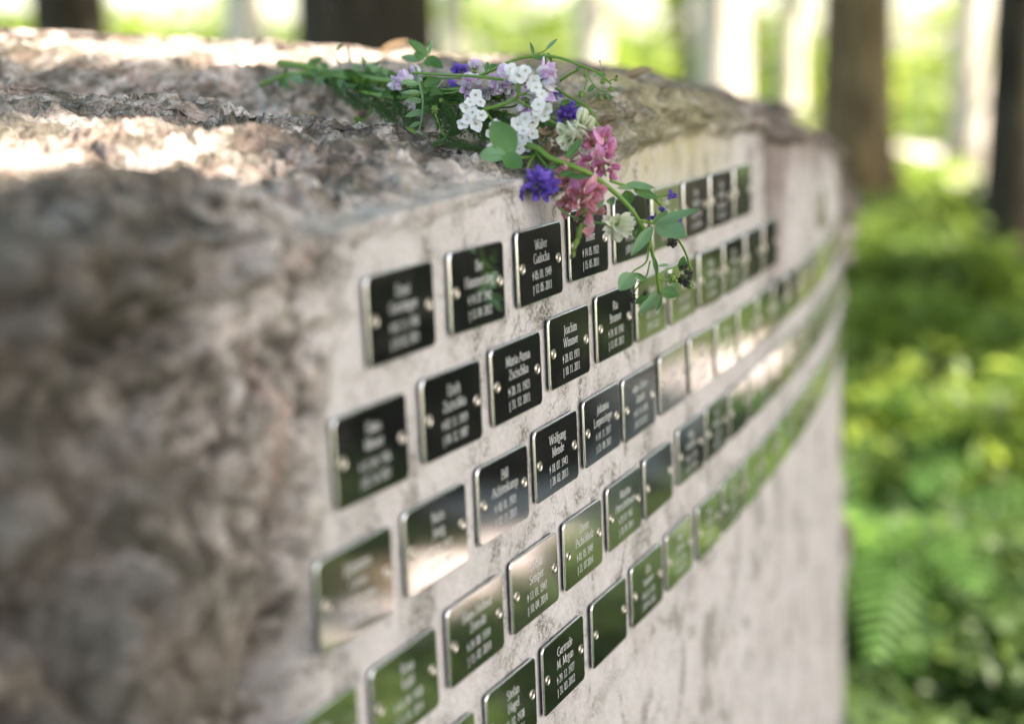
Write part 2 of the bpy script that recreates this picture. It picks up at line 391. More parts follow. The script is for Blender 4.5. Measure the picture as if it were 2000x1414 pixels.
    mr = N.n('ShaderNodeMapRange'); mr.inputs['From Min'].default_value = 1.12; mr.inputs['From Max'].default_value = 1.25; N.l(sx.outputs['Y'], mr.inputs['Value'])
    mr2 = N.n('ShaderNodeMapRange'); mr2.inputs['From Min'].default_value = 1.62; mr2.inputs['From Max'].default_value = 1.42; N.l(sx.outputs['Y'], mr2.inputs['Value'])
    mr3 = N.n('ShaderNodeMapRange'); mr3.inputs['From Min'].default_value = 1.11; mr3.inputs['From Max'].default_value = 1.18; N.l(sx.outputs['Z'], mr3.inputs['Value'])
    mr4 = N.n('ShaderNodeMapRange'); mr4.inputs['From Min'].default_value = -.06; mr4.inputs['From Max'].default_value = .06; N.l(sx.outputs['X'], mr4.inputs['Value'])
    lich = N.math('MULTIPLY', N.math('MULTIPLY', mr.outputs[0], mr2.outputs[0]), N.math('MULTIPLY', mr3.outputs[0], mr4.outputs[0]))
    ln = N.ramp(N.noise(ob, 30, 4, .6, .3), [(.3, (.25, .25, .25)), (.6, (1, 1, 1))])
    lich = N.math('MULTIPLY', N.math('MULTIPLY', lich, ln), .75)
    d = N.mix(1., d, (1.22, 1.17, 1.14), 'MULTIPLY')
    col = N.mix(rg, c, d)
    col = N.mix(lich, col, (.42, .37, .19))
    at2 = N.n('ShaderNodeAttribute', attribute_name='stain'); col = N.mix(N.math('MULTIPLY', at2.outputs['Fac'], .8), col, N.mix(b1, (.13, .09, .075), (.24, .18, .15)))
    bs = N.n('ShaderNodeBsdfPrincipled'); bs.inputs['Roughness'].default_value = .85; bs.inputs['Specular IOR Level'].default_value = .25
    N.l(col, bs.inputs['Base Color'])
    # bump
    h = N.math('SUBTRACT', N.math('ADD', N.math('ADD', N.math('MULTIPLY', b5, .010), N.math('MULTIPLY', b2, .0045)), N.math('MULTIPLY', b3, .0016)), N.math('MULTIPLY', fl, .0014))
    h = N.math('MULTIPLY', h, N.math('ADD', N.math('MULTIPLY', rg, .9), .1))
    h = N.math('SUBTRACT', h, N.math('MULTIPLY', crk, .0004)); h = N.math('SUBTRACT', h, N.math('MULTIPLY', N.math('MULTIPLY', sp_mask, sp), .0002))
    bp_ = N.n('ShaderNodeBump'); bp_.inputs['Strength'].default_value = 1; bp_.inputs['Distance'].default_value = 1; N.l(h, bp_.inputs['Height'])
    N.l(bp_.outputs[0], bs.inputs['Normal']); N.l(bs.outputs[0], out.inputs[0])
    return m
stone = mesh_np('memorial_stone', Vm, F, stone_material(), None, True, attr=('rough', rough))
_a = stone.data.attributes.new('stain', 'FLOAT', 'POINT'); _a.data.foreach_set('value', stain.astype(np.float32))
tag(stone, 'large pinkish grey boulder with a smooth sawn side covered in plaques and rough broken top', 'memorial stone')
def top_z(x, y):
    """height in metres of the stone's top at plan position (U)"""
    k = np.argmin((STONE_TOP[0]-x)**2+(STONE_TOP[1]-y)**2); return STONE_TOP[2][k]*U+CAM_Z
#PART_PLAQUES
# ------------------------------------------------------------------ lettering: a small serif stroke font (cap height 1)
def arc(cx, cy, rx, ry, a0, a1, n=10):
    return [(cx+rx*math.cos(R(a0+(a1-a0)*i/n)), cy+ry*math.sin(R(a0+(a1-a0)*i/n))) for i in range(n+1)]
X = .66
def G(w, *st, ser=()): return (w, st, ser)
GL = {
 'A': G(.80, [(.06, 0), (.40, 1)], [(.40, 1), (.74, 0)], [(.2, .36), (.6, .36)], ser=[(.06, 0), (.74, 0)]),
 'B': G(.64, [(.14, 0), (.14, 1)], [(.14, 1)]+arc(.30, .76, .24, .24, 90, -90)+[(.14, .52)], [(.14, .52)]+arc(.32, .26, .28, .26, 90, -90)+[(.14, 0)], ser=[(.1, 0), (.1, 1)]),
 'D': G(.80, [(.14, 0), (.14, 1)], [(.14, 1)]+arc(.30, .5, .42, .5, 90, -90, 14)+[(.14, 0)], ser=[(.1, 0), (.1, 1)]),
 'E': G(.64, [(.14, 0), (.14, 1)], [(.14, 1), (.56, 1), (.56, .84)], [(.14, .52), (.46, .52)], [(.14, 0), (.58, 0), (.60, .18)], ser=[(.1, 0), (.1, 1)]),
 'F': G(.60, [(.14, 0), (.14, 1)], [(.14, 1), (.56, 1), (.56, .84)], [(.14, .52), (.44, .52)], ser=[(.14, 0), (.1, 1)]),
 'G': G(.80, arc(.44, .5, .37, .5, 50, 315, 16), [(.72, .06), (.72, .42)], ser=[(.66, .42)]),
 'H': G(.80, [(.16, 0), (.16, 1)], [(.66, 0), (.66, 1)], [(.16, .52), (.66, .52)], ser=[(.16, 0), (.16, 1), (.66, 0), (.66, 1)]),
 'I': G(.36, [(.18, 0), (.18, 1)], ser=[(.18, 0), (.18, 1)]),
 'J': G(.40, [(.22, 1), (.22, .0)]+arc(.06, -.02, .16, .2, 0, -90, 5), ser=[(.22, 1)]),
 'K': G(.76, [(.16, 0), (.16, 1)], [(.62, 1), (.18, .5)], [(.26, .56), (.70, 0)], ser=[(.16, 0), (.16, 1), (.62, 1), (.70, 0)]),
 'L': G(.62, [(.16, 0), (.16, 1)], [(.16, 0), (.56, 0), (.58, .2)], ser=[(.16, 1), (.1, 0)]),
 'M': G(.96, [(.14, 0), (.18, 1)], [(.18, 1), (.48, .06)], [(.48, .06), (.78, 1)], [(.78, 1), (.82, 0)], ser=[(.14, 0), (.82, 0), (.16, 1), (.80, 1)]),
 'N': G(.82, [(.14, 0), (.14, 1)], [(.14, 1), (.68, 0)], [(.68, 0), (.68, 1)], ser=[(.14, 0), (.1, 1), (.68, 1)]),
 'P': G(.62, [(.14, 0), (.14, 1)], [(.14, 1)]+arc(.30, .74, .26, .26, 90, -90)+[(.14, .48)], ser=[(.14, 0), (.1, 1)]),
 'R': G(.72, [(.14, 0), (.14, 1)], [(.14, 1)]+arc(.30, .75, .24, .25, 90, -90)+[(.14, .5)], [(.32, .5), (.66, 0)], ser=[(.14, 0), (.1, 1), (.66, 0)]),
 'S': G(.56, arc(.28, .76, .18, .24, 40, 250, 9)+arc(.27, .25, .20, .25, 70, -150, 9)),
 'T': G(.70, [(.35, 0), (.35, 1)], [(.06, .84), (.06, 1), (.64, 1), (.64, .84)], ser=[(.35, 0)]),
 'U': G(.78, [(.16, 1), (.16, .3)]+arc(.39, .3, .23, .3, 180, 360)+[(.62, 1)], ser=[(.16, 1), (.62, 1)]),
 'W': G(1.06, [(.06, 1), (.30, 0)], [(.30, 0), (.53, .96)], [(.53, .96), (.76, 0)], [(.76, 0), (1.0, 1)], ser=[(.06, 1), (.53, 1), (1.0, 1)]),
 'Z': G(.66, [(.10, .84), (.10, 1), (.58, 1)], [(.58, 1), (.08, 0)], [(.08, 0), (.58, 0), (.60, .18)]),
 'a': G(.46, arc(.22, .47, .15, .19, 150, 0, 5)+[(.37, .1), (.45, .0)], [(.37, .4)]+arc(.20, .18, .13, .18, 80, 300, 8)+[(.37, .14)]),
 'b': G(.54, [(.12, 1), (.12, 0)], arc(.28, .33, .18, .33, 150, -150, 12), ser=[(.08, 1)]),
 'c': G(.44, arc(.26, .33, .19, .33, 50, 310, 12)),
 'd': G(.54, [(.42, 1), (.42, 0)], arc(.25, .33, .18, .33, 30, 330, 12), ser=[(.38, 1), (.46, 0)]),
 'e': G(.46, [(.07, .36), (.40, .38)]+arc(.24, .36, .17, .30, 5, 320, 14)),
 'f': G(.32, [(.16, 0), (.16, .75)]+arc(.30, .78, .14, .22, 180, 60, 5), [(.04, .62), (.30, .62)], ser=[(.16, 0)]),
 'g': G(.48, arc(.22, .44, .14, .22, 0, 360, 12), [(.12, .2), (.12, .06), (.38, .0)]+arc(.22, -.16, .19, .16, 30, -220, 12), [(.34, .56), (.46, .62)]),
 'h': G(.56, [(.12, 0), (.12, 1)], [(.12, .42)]+arc(.28, .42, .15, .24, 150, 0, 6)+[(.43, 0)], ser=[(.12, 0), (.43, 0), (.08, 1)]),
 'i': G(.28, [(.14, 0), (.14, X)], [(.14, .84), (.14, .93)], ser=[(.14, 0), (.10, X)]),
 'k': G(.54, [(.12, 0), (.12, 1)], [(.42, X), (.14, .3)], [(.20, .36), (.48, 0)], ser=[(.12, 0), (.08, 1), (.46, 0), (.42, X)]),
 'l': G(.28, [(.14, 0), (.14, 1)], ser=[(.14, 0), (.10, 1)]),
 'm': G(.84, [(.12, 0), (.12, X)], [(.12, .42)]+arc(.27, .42, .14, .24, 150, 0, 6)+[(.41, 0)], [(.41, .42)]+arc(.56, .42, .14, .24, 150, 0, 6)+[(.70, 0)], ser=[(.12, 0), (.41, 0), (.70, 0), (.08, X)]),
 'n': G(.56, [(.12, 0), (.12, X)], [(.12, .42)]+arc(.28, .42, .15, .24, 150, 0, 6)+[(.43, 0)], ser=[(.12, 0), (.43, 0), (.08, X)]),
 'o': G(.52, arc(.26, .33, .20, .33, 0, 360, 16)),
 'p': G(.54, [(.12, X), (.12, -.32)], arc(.28, .33, .18, .33, 150, -150, 12), ser=[(.08, X), (.12, -.32)]),
 'r': G(.38, [(.12, 0), (.12, X)], [(.12, .42)]+arc(.27, .44, .13, .20, 150, 50, 4), ser=[(.12, 0), (.08, X)]),
 's': G(.38, arc(.19, .50, .12, .15, 40, 250, 7)+arc(.18, .17, .14, .17, 70, -150, 7)),
 't': G(.32, [(.15, .86), (.15, .12)]+arc(.23, .12, .08, .12, 180, 300, 4), [(.03, .62), (.29, .62)]),
 'u': G(.56, [(.12, X), (.12, .22)]+arc(.26, .22, .14, .22, 180, 330, 6), [(.42, X), (.42, 0)], ser=[(.08, X), (.38, X), (.46, 0)]),
 'w': G(.72, [(.05, X), (.21, 0)], [(.21, 0), (.36, .62)], [(.36, .62), (.51, 0)], [(.51, 0), (.67, X)], ser=[(.05, X), (.67, X)]),
 'z': G(.44, [(.06, .52), (.06, X), (.38, X)], [(.38, X), (.05, 0)], [(.05, 0), (.38, 0), (.40, .14)]),
 '.': G(.24, [(.10, .0), (.10, .11)]),
 ' ': G(.26), '-': G(.34, [(.05, .3), (.29, .3)]),
 '0': G(.50, arc(.25, .5, .19, .5, 0, 360, 18)),
 '1': G(.50, [(.27, 0), (.27, 1), (.12, .84)], ser=[(.27, 0)]),
 '2': G(.50, arc(.24, .74, .18, .26, 160, -20, 8)+[(.06, 0)], [(.06, 0), (.44, 0), (.46, .14)]),
 '3': G(.50, arc(.23, .77, .17, .23, 150, -90, 8), arc(.23, .28, .20, .28, 90, -150, 9)),
 '4': G(.50, [(.36, 0), (.36, 1)], [(.36, 1), (.04, .3), (.48, .3)]),
 '5': G(.50, [(.42, 1), (.13, 1), (.10, .56)], arc(.23, .30, .20, .31, 115, -150, 10)),
 '6': G(.50, arc(.25, .30, .18, .30, 0, 360, 14), arc(.48, .38, .41, .62, 180, 95, 7)),
 '7': G(.50, [(.06, .86), (.08, 1), (.44, 1)], [(.44, 1), (.18, 0)]),
 '8': G(.50, arc(.25, .77, .15, .23, 0, 360, 14), arc(.25, .28, .19, .28, 0, 360, 14)),
 '9': G(.50, arc(.25, .70, .18, .30, 0, 360, 14), arc(.02, .62, .41, .62, 0, -85, 7)),
 '†': G(.46, [(.20, -.25), (.20, 1)], [(.04, .70), (.36, .70)]),
 '*': G(.46, [(.20, -.06), (.20, 1)], [(.02, .70), (.38, .38)], [(.02, .38), (.38, .70)], [(.02, .54), (.38, .54)]),
}
def stroke(V, F, pts, ox, oy, h, thick, thin):
    # one quad strip per stroke, thick where it runs up and down, thin where it runs across
    n = len(pts); L = []; Rr = []
    for i in range(n):
        a = pts[max(i-1, 0)]; b = pts[min(i+1, n-1)]; dx, dy = b[0]-a[0], b[1]-a[1]; l = math.hypot(dx, dy) or 1
        w = thin+(thick-thin)*abs(dy)/l; L.append((pts[i][0]-dy/l*w/2, pts[i][1]+dx/l*w/2)); Rr.append((pts[i][0]+dy/l*w/2, pts[i][1]-dx/l*w/2))
    k = len(V)
    for p, q in zip(L, Rr): V.append((ox+p[0]*h, oy+p[1]*h)); V.append((ox+q[0]*h, oy+q[1]*h))
    for i in range(n-1): F.append((k+2*i+1, k+2*i+3, k+2*i+2, k+2*i))
def text_width(t, h, sx): return sum(GL.get(c, GL['o'])[0] for c in t)*h*sx
def text_line(V, F, t, cx, y, h, thick=.14, thin=.06, sx=.9):
    x = cx-text_width(t, h, sx)/2
    for c in t:
        w, st, ser = GL.get(c, GL['o'])
        for s_ in st: stroke(V, F, [(p[0]*sx, p[1]) for p in s_], x, y, h, thick, thin)
        for q in ser: stroke(V, F, [((q[0]-.11)*sx, q[1]), ((q[0]+.11)*sx, q[1])], x, y, h, thick, thin)
        x += w*h*sx

# ------------------------------------------------------------------ plaque materials
def steel_mat():
    m, nt, out = new_mat('polished_steel'); N = NT(nt)
    tc = N.n('ShaderNodeTexCoord'); ob = tc.outputs['Object']
    oi = N.n('ShaderNodeObjectInfo')
    vec = N.n('ShaderNodeVectorMath', operation='ADD'); N.l(ob, vec.inputs[0]); cmb = N.n('ShaderNodeCombineXYZ'); N.l(oi.outputs['Random'], cmb.inputs[0]); N.l(oi.outputs['Random'], cmb.inputs[2]); N.l(cmb.outputs[0], vec.inputs[1])
    br = N.noise(N.mapping(vec.outputs[0], (1, 1, .02)), 2600, 3, .6)
    sm = N.noise(vec.outputs[0], 60, 4, .6); dust = N.noise(vec.outputs[0], 900, 4, .75)
    bs = N.n('ShaderNodeBsdfPrincipled'); bs.inputs['Metallic'].default_value = 1
    N.l(N.mix(N.ramp(dust, [(.60, (0, 0, 0)), (.68, (1, 1, 1))]), N.mix(sm, (.50, .50, .50), (.60, .60, .59)), (.30, .28, .24)), bs.inputs['Base Color'])
    N.l(N.math('ADD', N.math('MULTIPLY', sm, .06), .02), bs.inputs['Roughness'])
    b = N.n('ShaderNodeBump'); b.inputs['Strength'].default_value = .12; b.inputs['Distance'].default_value = .00004; N.l(br, b.inputs['Height']); N.l(b.outputs[0], bs.inputs['Normal'])
    # dull film that scatters a little light
    df = N.n('ShaderNodeBsdfDiffuse'); df.inputs['Color'].default_value = (.42, .42, .42, 1)
    mx = N.n('ShaderNodeMixShader'); film = N.noise(vec.outputs[0], 38, 5, .65, .6); N.l(N.ramp(film, [(.38, (.008, .008, .008)), (.62, (.02, .02, .02)), (.74, (.09, .09, .09))]), mx.inputs[0])
    N.l(bs.outputs[0], mx.inputs[1]); N.l(df.outputs[0], mx.inputs[2]); N.l(mx.outputs[0], out.inputs[0]); return m
def simple_mat(name, col, rough=.6, metal=0, spec=.4, sub=0, var=.12, scale=60, bump=0):
    m, nt, out = new_mat(name); N = NT(nt)
    tc = N.n('ShaderNodeTexCoord'); nz = N.noise(tc.outputs['Object'], scale, 4, .6)
    bs = N.n('ShaderNodeBsdfPrincipled'); bs.inputs['Roughness'].default_value = rough; bs.inputs['Metallic'].default_value = metal; bs.inputs['Specular IOR Level'].default_value = spec
    lo = tuple(max(0, c*(1-var)) for c in col); hi = tuple(min(1, c*(1+var)) for c in col)
    N.l(N.ramp(nz, [(.3, lo), (.7, hi)]), bs.inputs['Base Color'])
    if bump:
        b = N.n('ShaderNodeBump'); b.inputs['Distance'].default_value = bump; N.l(nz, b.inputs['Height']); N.l(b.outputs[0], bs.inputs['Normal'])
    N.l(bs.outputs[0], out.inputs[0]); return m
M_STEEL = steel_mat()
M_EDGE = simple_mat('rounded_steel_edge', (.86, .87, .88), .25, 1, var=.08, scale=400)  # paler than the plate: rim highlight put into the colour
M_DARK = simple_mat('gap_shade_dark', (.035, .033, .03), .9)  # near-black stands in for shade under plates and in screw slots
M_TEXT = simple_mat('engraved_lettering', (.58, .58, .55), .55, 0, .3, var=.08, scale=900)
M_SCREW = simple_mat('screw_metal', (.62, .56, .48), .34, 1, var=.18, scale=900)
# ------------------------------------------------------------------ one plaque (local: x along the row, z up, y into the stone)
PW, PH, PT = 1.56*U, 1.0*U, .066*U
def rrect(w, h, r, n=6):
    out = []
    for cx, cz, a in ((w/2-r, h/2-r, 0), (-w/2+r, h/2-r, 90), (-w/2+r, -h/2+r, 180), (w/2-r, -h/2+r, 270)):
        out += [(cx+r*math.cos(R(a+90*i/n)), cz+r*math.sin(R(a+90*i/n))) for i in range(n+1)]
    return out
def plate_mesh():
    mb = MB(); rings = []
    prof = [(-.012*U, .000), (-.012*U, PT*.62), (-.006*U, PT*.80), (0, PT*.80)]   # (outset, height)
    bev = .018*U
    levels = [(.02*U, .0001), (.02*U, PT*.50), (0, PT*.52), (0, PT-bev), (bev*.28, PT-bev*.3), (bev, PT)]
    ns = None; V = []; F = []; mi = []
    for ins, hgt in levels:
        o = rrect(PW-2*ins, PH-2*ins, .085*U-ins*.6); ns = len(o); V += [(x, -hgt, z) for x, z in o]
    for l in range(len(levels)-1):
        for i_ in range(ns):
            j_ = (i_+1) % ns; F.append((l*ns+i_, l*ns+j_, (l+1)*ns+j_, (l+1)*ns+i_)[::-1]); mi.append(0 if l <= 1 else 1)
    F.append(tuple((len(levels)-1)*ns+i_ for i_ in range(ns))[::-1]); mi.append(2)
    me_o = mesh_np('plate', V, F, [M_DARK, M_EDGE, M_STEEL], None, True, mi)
    me_o.data.polygons[-1].use_smooth = False
    # fix orientation: front must look towards -y
    if me_o.data.polygons[-1].normal.y > 0: me_o.data.flip_normals()
    return me_o
def screw_mesh():
    mb = MB(); n = 24; r = .070*U
    prof = [(r, 0), (r, .006*U), (r*.90, .013*U), (r*.76, .010*U), (r*.70, .003*U), (r*.35, .0045*U)]
    V = []; F = []
    for rr, hh in prof:
        for k in range(n): a = 2*math.pi*k/n; V.append((rr*math.cos(a), -hh, rr*math.sin(a)))
    for l in range(len(prof)-1):
        for k in range(n): F.append((l*n+k, l*n+(k+1) % n, (l+1)*n+(k+1) % n, (l+1)*n+k))
    F.append(tuple((len(prof)-1)*n+k for k in range(n)))
    mb.add(V, F, 0)
    a_, b_ = r*.66, r*.12  # flat dark bar painted in for the shade of the slot
    mb.add([(-a_, -.0062*U, -b_), (a_, -.0062*U, -b_), (a_, -.0062*U, b_), (-a_, -.0062*U, b_)], [(0, 1, 2, 3)], 1)
    return mb.build('screw', [M_SCREW, M_DARK], None, True)
PROTO_PLATE = plate_mesh(); PROTO_SCREW = screw_mesh()
PLATE_ME, SCREW_ME = PROTO_PLATE.data, PROTO_SCREW.data
bpy.data.objects.remove(PROTO_PLATE); bpy.data.objects.remove(PROTO_SCREW)
def inscription(lines, parent, two_names=True, rnd=None):
    V = []; F = []
    n = len(lines)
    base = {4: (.20, .02, -.19, -.37), 3: (.10, -.13, -.33), 5: (.26, .10, -.05, -.21, -.37)}[n]
    for k, t in enumerate(lines):
        date = t[0] in '*†'
        h = .126*U if not date else .110*U
        if n == 5: h *= .86
        text_line(V, F, t, .03*U, base[k]*U, h, .115 if not date else .11, .05, 1.16 if not date else 1.06)
    y = -(PT+.00008)
    return mesh_np('inscription', [(a, y, b) for a, b in V], F, M_TEXT, parent, False)
def plaque(s, z, lines, label, first=False, tilt=0., dn=0.):
    x, y, th = face(np.array([s]), np.array([z])); x, y, th = float(x[0]), float(y[0]), float(th[0])
    nx, ny = math.cos(th), -math.sin(th)
    root = empty('memorial_plaque', ((x+nx*.012)*U, (y+ny*.012)*U, CAM_Z+z*U))
    # local x -> along the row, local -y -> outward normal, local z -> up (leaning back)
    ax = Vector((math.sin(th), math.cos(th), 0)); up = Vector((-nx*math.sin(LEAN), -ny*math.sin(LEAN), math.cos(LEAN)))
    ax = (ax*math.cos(tilt)+up*math.sin(tilt)).normalized(); out = ax.cross(up).normalized()
    out = (out+ax*dn).normalized(); up2 = out.cross(ax).normalized(); ax2 = up2.cross(out).normalized()
    if up2.z < 0: up2 = -up2
    Mx = Matrix((ax2, -out, up2)).transposed(); root.rotation_euler = Mx.to_euler()
    tag(root, label, 'plaque', 'steel name plaques in rows on the stone')
    pl = bpy.data.objects.new('plate', PLATE_ME); link(pl, root)
    for sx, sz in ((-1, 0), (1, 0)):
        sw = bpy.data.objects.new('screw', SCREW_ME); link(sw, root); sw.location = (sx*(PW/2-.145*U), -PT, .0); sw.rotation_euler = (0, random.uniform(0, 3), 0)
    if lines and s < 9.5: inscription(lines, root)
    return root
random.seed(4)
_first = ['Hans', 'Ilse', 'Karl', 'Erna', 'Heinz', 'Maria', 'Otto', 'Helga', 'Paul', 'Inge', 'Rolf', 'Ernst', 'Gerda', 'Horst', 'Fritz', 'Anna', 'Irma', 'Lothar']
_last = ['Hartmann', 'Lindner', 'Krause', 'Seidel', 'Brandt', 'Lehmann', 'Reimann', 'Berger', 'Heinrich', 'Kramer', 'Jansen', 'Winter', 'Hoffmann', 'Peters', 'Albrecht']
def anyone():
    return [random.choice(_first), random.choice(_last), '* %02d. %02d. 19%02d' % (random.randint(1, 28), random.randint(1, 12), random.randint(20, 58)), '† %02d. %02d. 20%02d' % (random.randint(1, 28), random.randint(1, 12), random.randint(10, 15))]
ordn = ['leftmost', 'second', 'third', 'fourth', 'fifth', 'sixth', 'seventh', 'eighth', 'ninth', 'tenth', 'eleventh', 'twelfth', 'thirteenth', 'fourteenth', 'fifteenth', 'sixteenth', 'seventeenth', 'eighteenth', 'nineteenth', 'twentieth', 'twenty-first', 'twenty-second', 'twenty-third']
rown = ['top row', 'second row from the top', 'middle row', 'fourth row from the top', 'bottom row']
ROWS = [
 [(-4.78, -2.65, ['Ernst', 'Gerstinger', '* 03. 11. 1938', '† 24. 02. 2011'], 'dull grey plaque nearest the broken end of the stone'),
  (-2.82, -2.61, ['Ilse', 'Hammerstieg', '* 14. 07. 1942', '† 13. 04. 2012'], 'dark grey plaque with a dark reflection at its left'),
  (-.86, -2.55, ['Walter', 'Gadocha', '* 05. 01. 1949', '† 12. 05. 2011'], 'grey plaque dated 1949 and 2011, just left of the hanging pink flowers'),
  (.99, -2.45, ['Anton', 'Reiter', '* 14. 05. 1922', '† 15. 05. 2011'], 'plaque half hidden behind the hanging pink flower head'),
  (2.87, -2.42, None, 'small dark plaque just behind the white clover head')],
 [(-5.59, -4.04, ['Hans', 'Meyer', '* 13. 04. 1936', '† 02. 10. 2011'], 'blurred black plaque nearest the broken end of the stone'),
  (-3.65, -3.99, ['Erich', 'Zscischka', '* 07. 11. 1919', '† 04. 12. 1987'], 'black plaque with bright rims round both screws'),
  (-1.76, -3.94, ['Maria Anna', 'Zscischka', '* 28. 11. 1923', '† 31. 12. 2011'], 'black plaque dated 1923 and 2011 with a green corner'),
  (.09, -3.83, ['Joachim', 'Wimmer', '* 28. 03. 1931', '† 10. 11. 2011'], 'black and green plaque dated 1931 and 2011'),
  (1.97, -3.77, ['Ria', 'Brunner', '* 24. 10. 1950', '† 13. 07. 2012'], 'plaque with green reflections just below the hanging leaves')],
 [(-6.08, -5.45, ['Johannes', 'Gross', '* 13. 01. 1940', '† 06. 06. 2012'], 'black plaque with a bright pinkish reflection at its foot'),
  (-4.21, -5.41, ['Boris', 'Jenig', '* 30. 12. 1957', '† 04. 02. 2013'], 'black plaque with a pinkish reflection at its right side'),
  (-2.32, -5.35, ['Bill', 'Achtenkamp', '* 18. 01. 1921', '† 12. 11. 2011'], 'black plaque with a pale pink reflection across its lower third'),
  (-.52, -5.26, ['Wolfgang', 'Mende', '* 18. 07. 1943', '† 28. 02. 2013'], 'sharp black plaque dated 1943 and 2013 in the middle of the stone'),
  (1.29, -5.20, ['Johanna', 'Lorpensinger', '* 14. 11. 1917', '† 21. 08. 2013'], 'brown-grey plaque dated 1917 and 2013'),
  (3.04, -5.21, ['Claus-Dieter', 'Zander', '* 03. 10. 1939', '† 02. 10. 2013'], 'dark grey plaque with a bright left screw'),
  (4.89, -5.17, None, 'grey plaque with a yellow-green top')],
 [(-6.98, -6.98, ['Erika', 'Sommer', '* 11. 02. 1932', '† 19. 04. 2014'], 'green plaque cut off by the bottom edge of the picture'),
  (-5.13, -6.94, ['Rosa', 'Kahl', '* 16. 09. 1930', '† 11. 01. 2014'], 'blurred green plaque cut off at its foot'),
  (-3.28, -6.85, ['Hans-Helmut', 'Zemski', '* 24. 08. 1934', '† 15. 02. 2014'], 'pale green plaque with a shining left screw'),
  (-1.43, -6.80, ['Lothar', 'Semper', '* 13. 01. 1947', '† 10. 04. 2014'], 'green plaque dated 1947 and 2014'),
  (.37, -6.78, ['Dieter', 'Pschichholz', '* 01. 05. 1949', '† 21. 07 2014'], 'green plaque dated 1949 and July 2014'),
  (2.18, -6.72, ['Martina', 'Herrschelmann', '* 29. 07. 1961', '† 20. 09. 2014'], 'green plaque just left of the blank one'),
  (3.94, -6.69, 'blank', 'blank dark green plaque without any writing'),
  (5.86, -6.61, None, 'green plaque just right of the blank one')],
 [(-4.25, -8.32, ['Otto', 'Werner', '* 04. 05. 1929', '† 28. 11. 2011'], 'green plaque with only its top corner in the picture'),
  (-2.34, -8.29, ['Stefan', 'Hagel', '* 15. 02. 1938', '† 03. 12. 2011'], 'green plaque cut off at its foot'),
  (-.53, -8.29, ['Gertrude', 'M. Mrgan', '* 29. 12. 1927', '† 31. 03. 2012'], 'green plaque dated 1927 and 2012'),
  (1.36, -8.29, 'blank', 'blank very dark green plaque without any writing'),
  (3.20, -8.27, ['Ella', 'Sommer', '* 05. 03. 1931', '† 20. 04. 2012'], 'near black plaque just right of the blank one'),
  (5.04, -8.25, None, 'near black narrow looking plaque'),
  (6.99, -8.30, None, 'dark green plaque where the stone begins to curve away')]]
ENDS = [10.6, 13.3, 31, 31, 31]
for ri, row in enumerate(ROWS):
    row = list(row); s, z = row[-1][0], row[-1][1]
    while s+1.82 < ENDS[ri]:
        s += 1.82; z += .006 if ri in (0, 1, 2) else .002
        if ri == 2 and 13.0 < s < 14.8 and z > -5: pass
        row.append((s, z, None, 'blurred green-grey plaque'))
    if ri == 1: row.append((21.5, -3.72, None, 'lone dark plaque beyond the dark groove in the stone'))
    for k, (s, z, lines, txt) in enumerate(row):
        col = lines
        if lines is None: col = anyone()
        if lines == 'blank': col = None
        if col and s > 16: col = col
        where = '%s from the left in the %s' % (ordn[k], rown[ri])
        if ordn[k] == 'leftmost': where = 'leftmost in the %s' % rown[ri]
        lab = '%s, %s' % (txt, where)
        words = lab.split()
        if len(words) > 16: lab = ' '.join(words[:0])+txt.split(',')[0]+', '+where.replace(' from the left', '').replace(' from the top', '')
        if len(lab.split()) > 16: lab = lab.replace(' in the picture', '').replace(' of the picture', '').replace(' of the stone', '').replace('just ', '')
        r_ = random.Random(ri*50+k)
        plaque(s, z, col, lab, tilt=r_.uniform(-.011, .011), dn=r_.uniform(-.010, .010))
#PART_BG
# ------------------------------------------------------------------ sun, sky
SUN_AZ, SUN_EL = 112, 48
SD = Vector((math.sin(R(SUN_AZ))*math.cos(R(SUN_EL)), math.cos(R(SUN_AZ))*math.cos(R(SUN_EL)), math.sin(R(SUN_EL))))
w = bpy.data.worlds.new('World'); sc.world = w; w.use_nodes = True
bgn = w.node_tree.nodes['Background']; sky = w.node_tree.nodes.new('ShaderNodeTexSky'); sky.sky_type = 'NISHITA'; sky.sun_disc = False
sky.sun_elevation = R(SUN_EL); sky.sun_rotation = R(SUN_AZ); sky.air_density = 1.0; sky.dust_density = 2.0; sky.ozone_density = 1.0
w.node_tree.links.new(sky.outputs[0], bgn.inputs[0]); bgn.inputs[1].default_value = .15
sl = bpy.data.lights.new('sun', 'SUN'); so = bpy.data.objects.new('sun', sl); link(so); sl.energy = 5; sl.angle = R(.5); sl.color = (1, .95, .88)
so.rotation_euler = SD.to_track_quat('Z', 'Y').to_euler()
sc.view_settings.view_transform = 'Standard'; sc.view_settings.look = 'None'; sc.view_settings.exposure = 2.3; sc.view_settings.gamma = 1
sc.view_settings.use_white_balance = True; sc.view_settings.white_balance_temperature = 7250; sc.view_settings.white_balance_tint = 17
sc.cycles.max_bounces = 7; sc.cycles.diffuse_bounces = 4; sc.cycles.glossy_bounces = 4; sc.cycles.transmission_bounces = 5; sc.cycles.sample_clamp_indirect = 6; sc.cycles.use_denoising = True
sc.cycles.caustics_reflective = False; sc.cycles.caustics_refractive = False

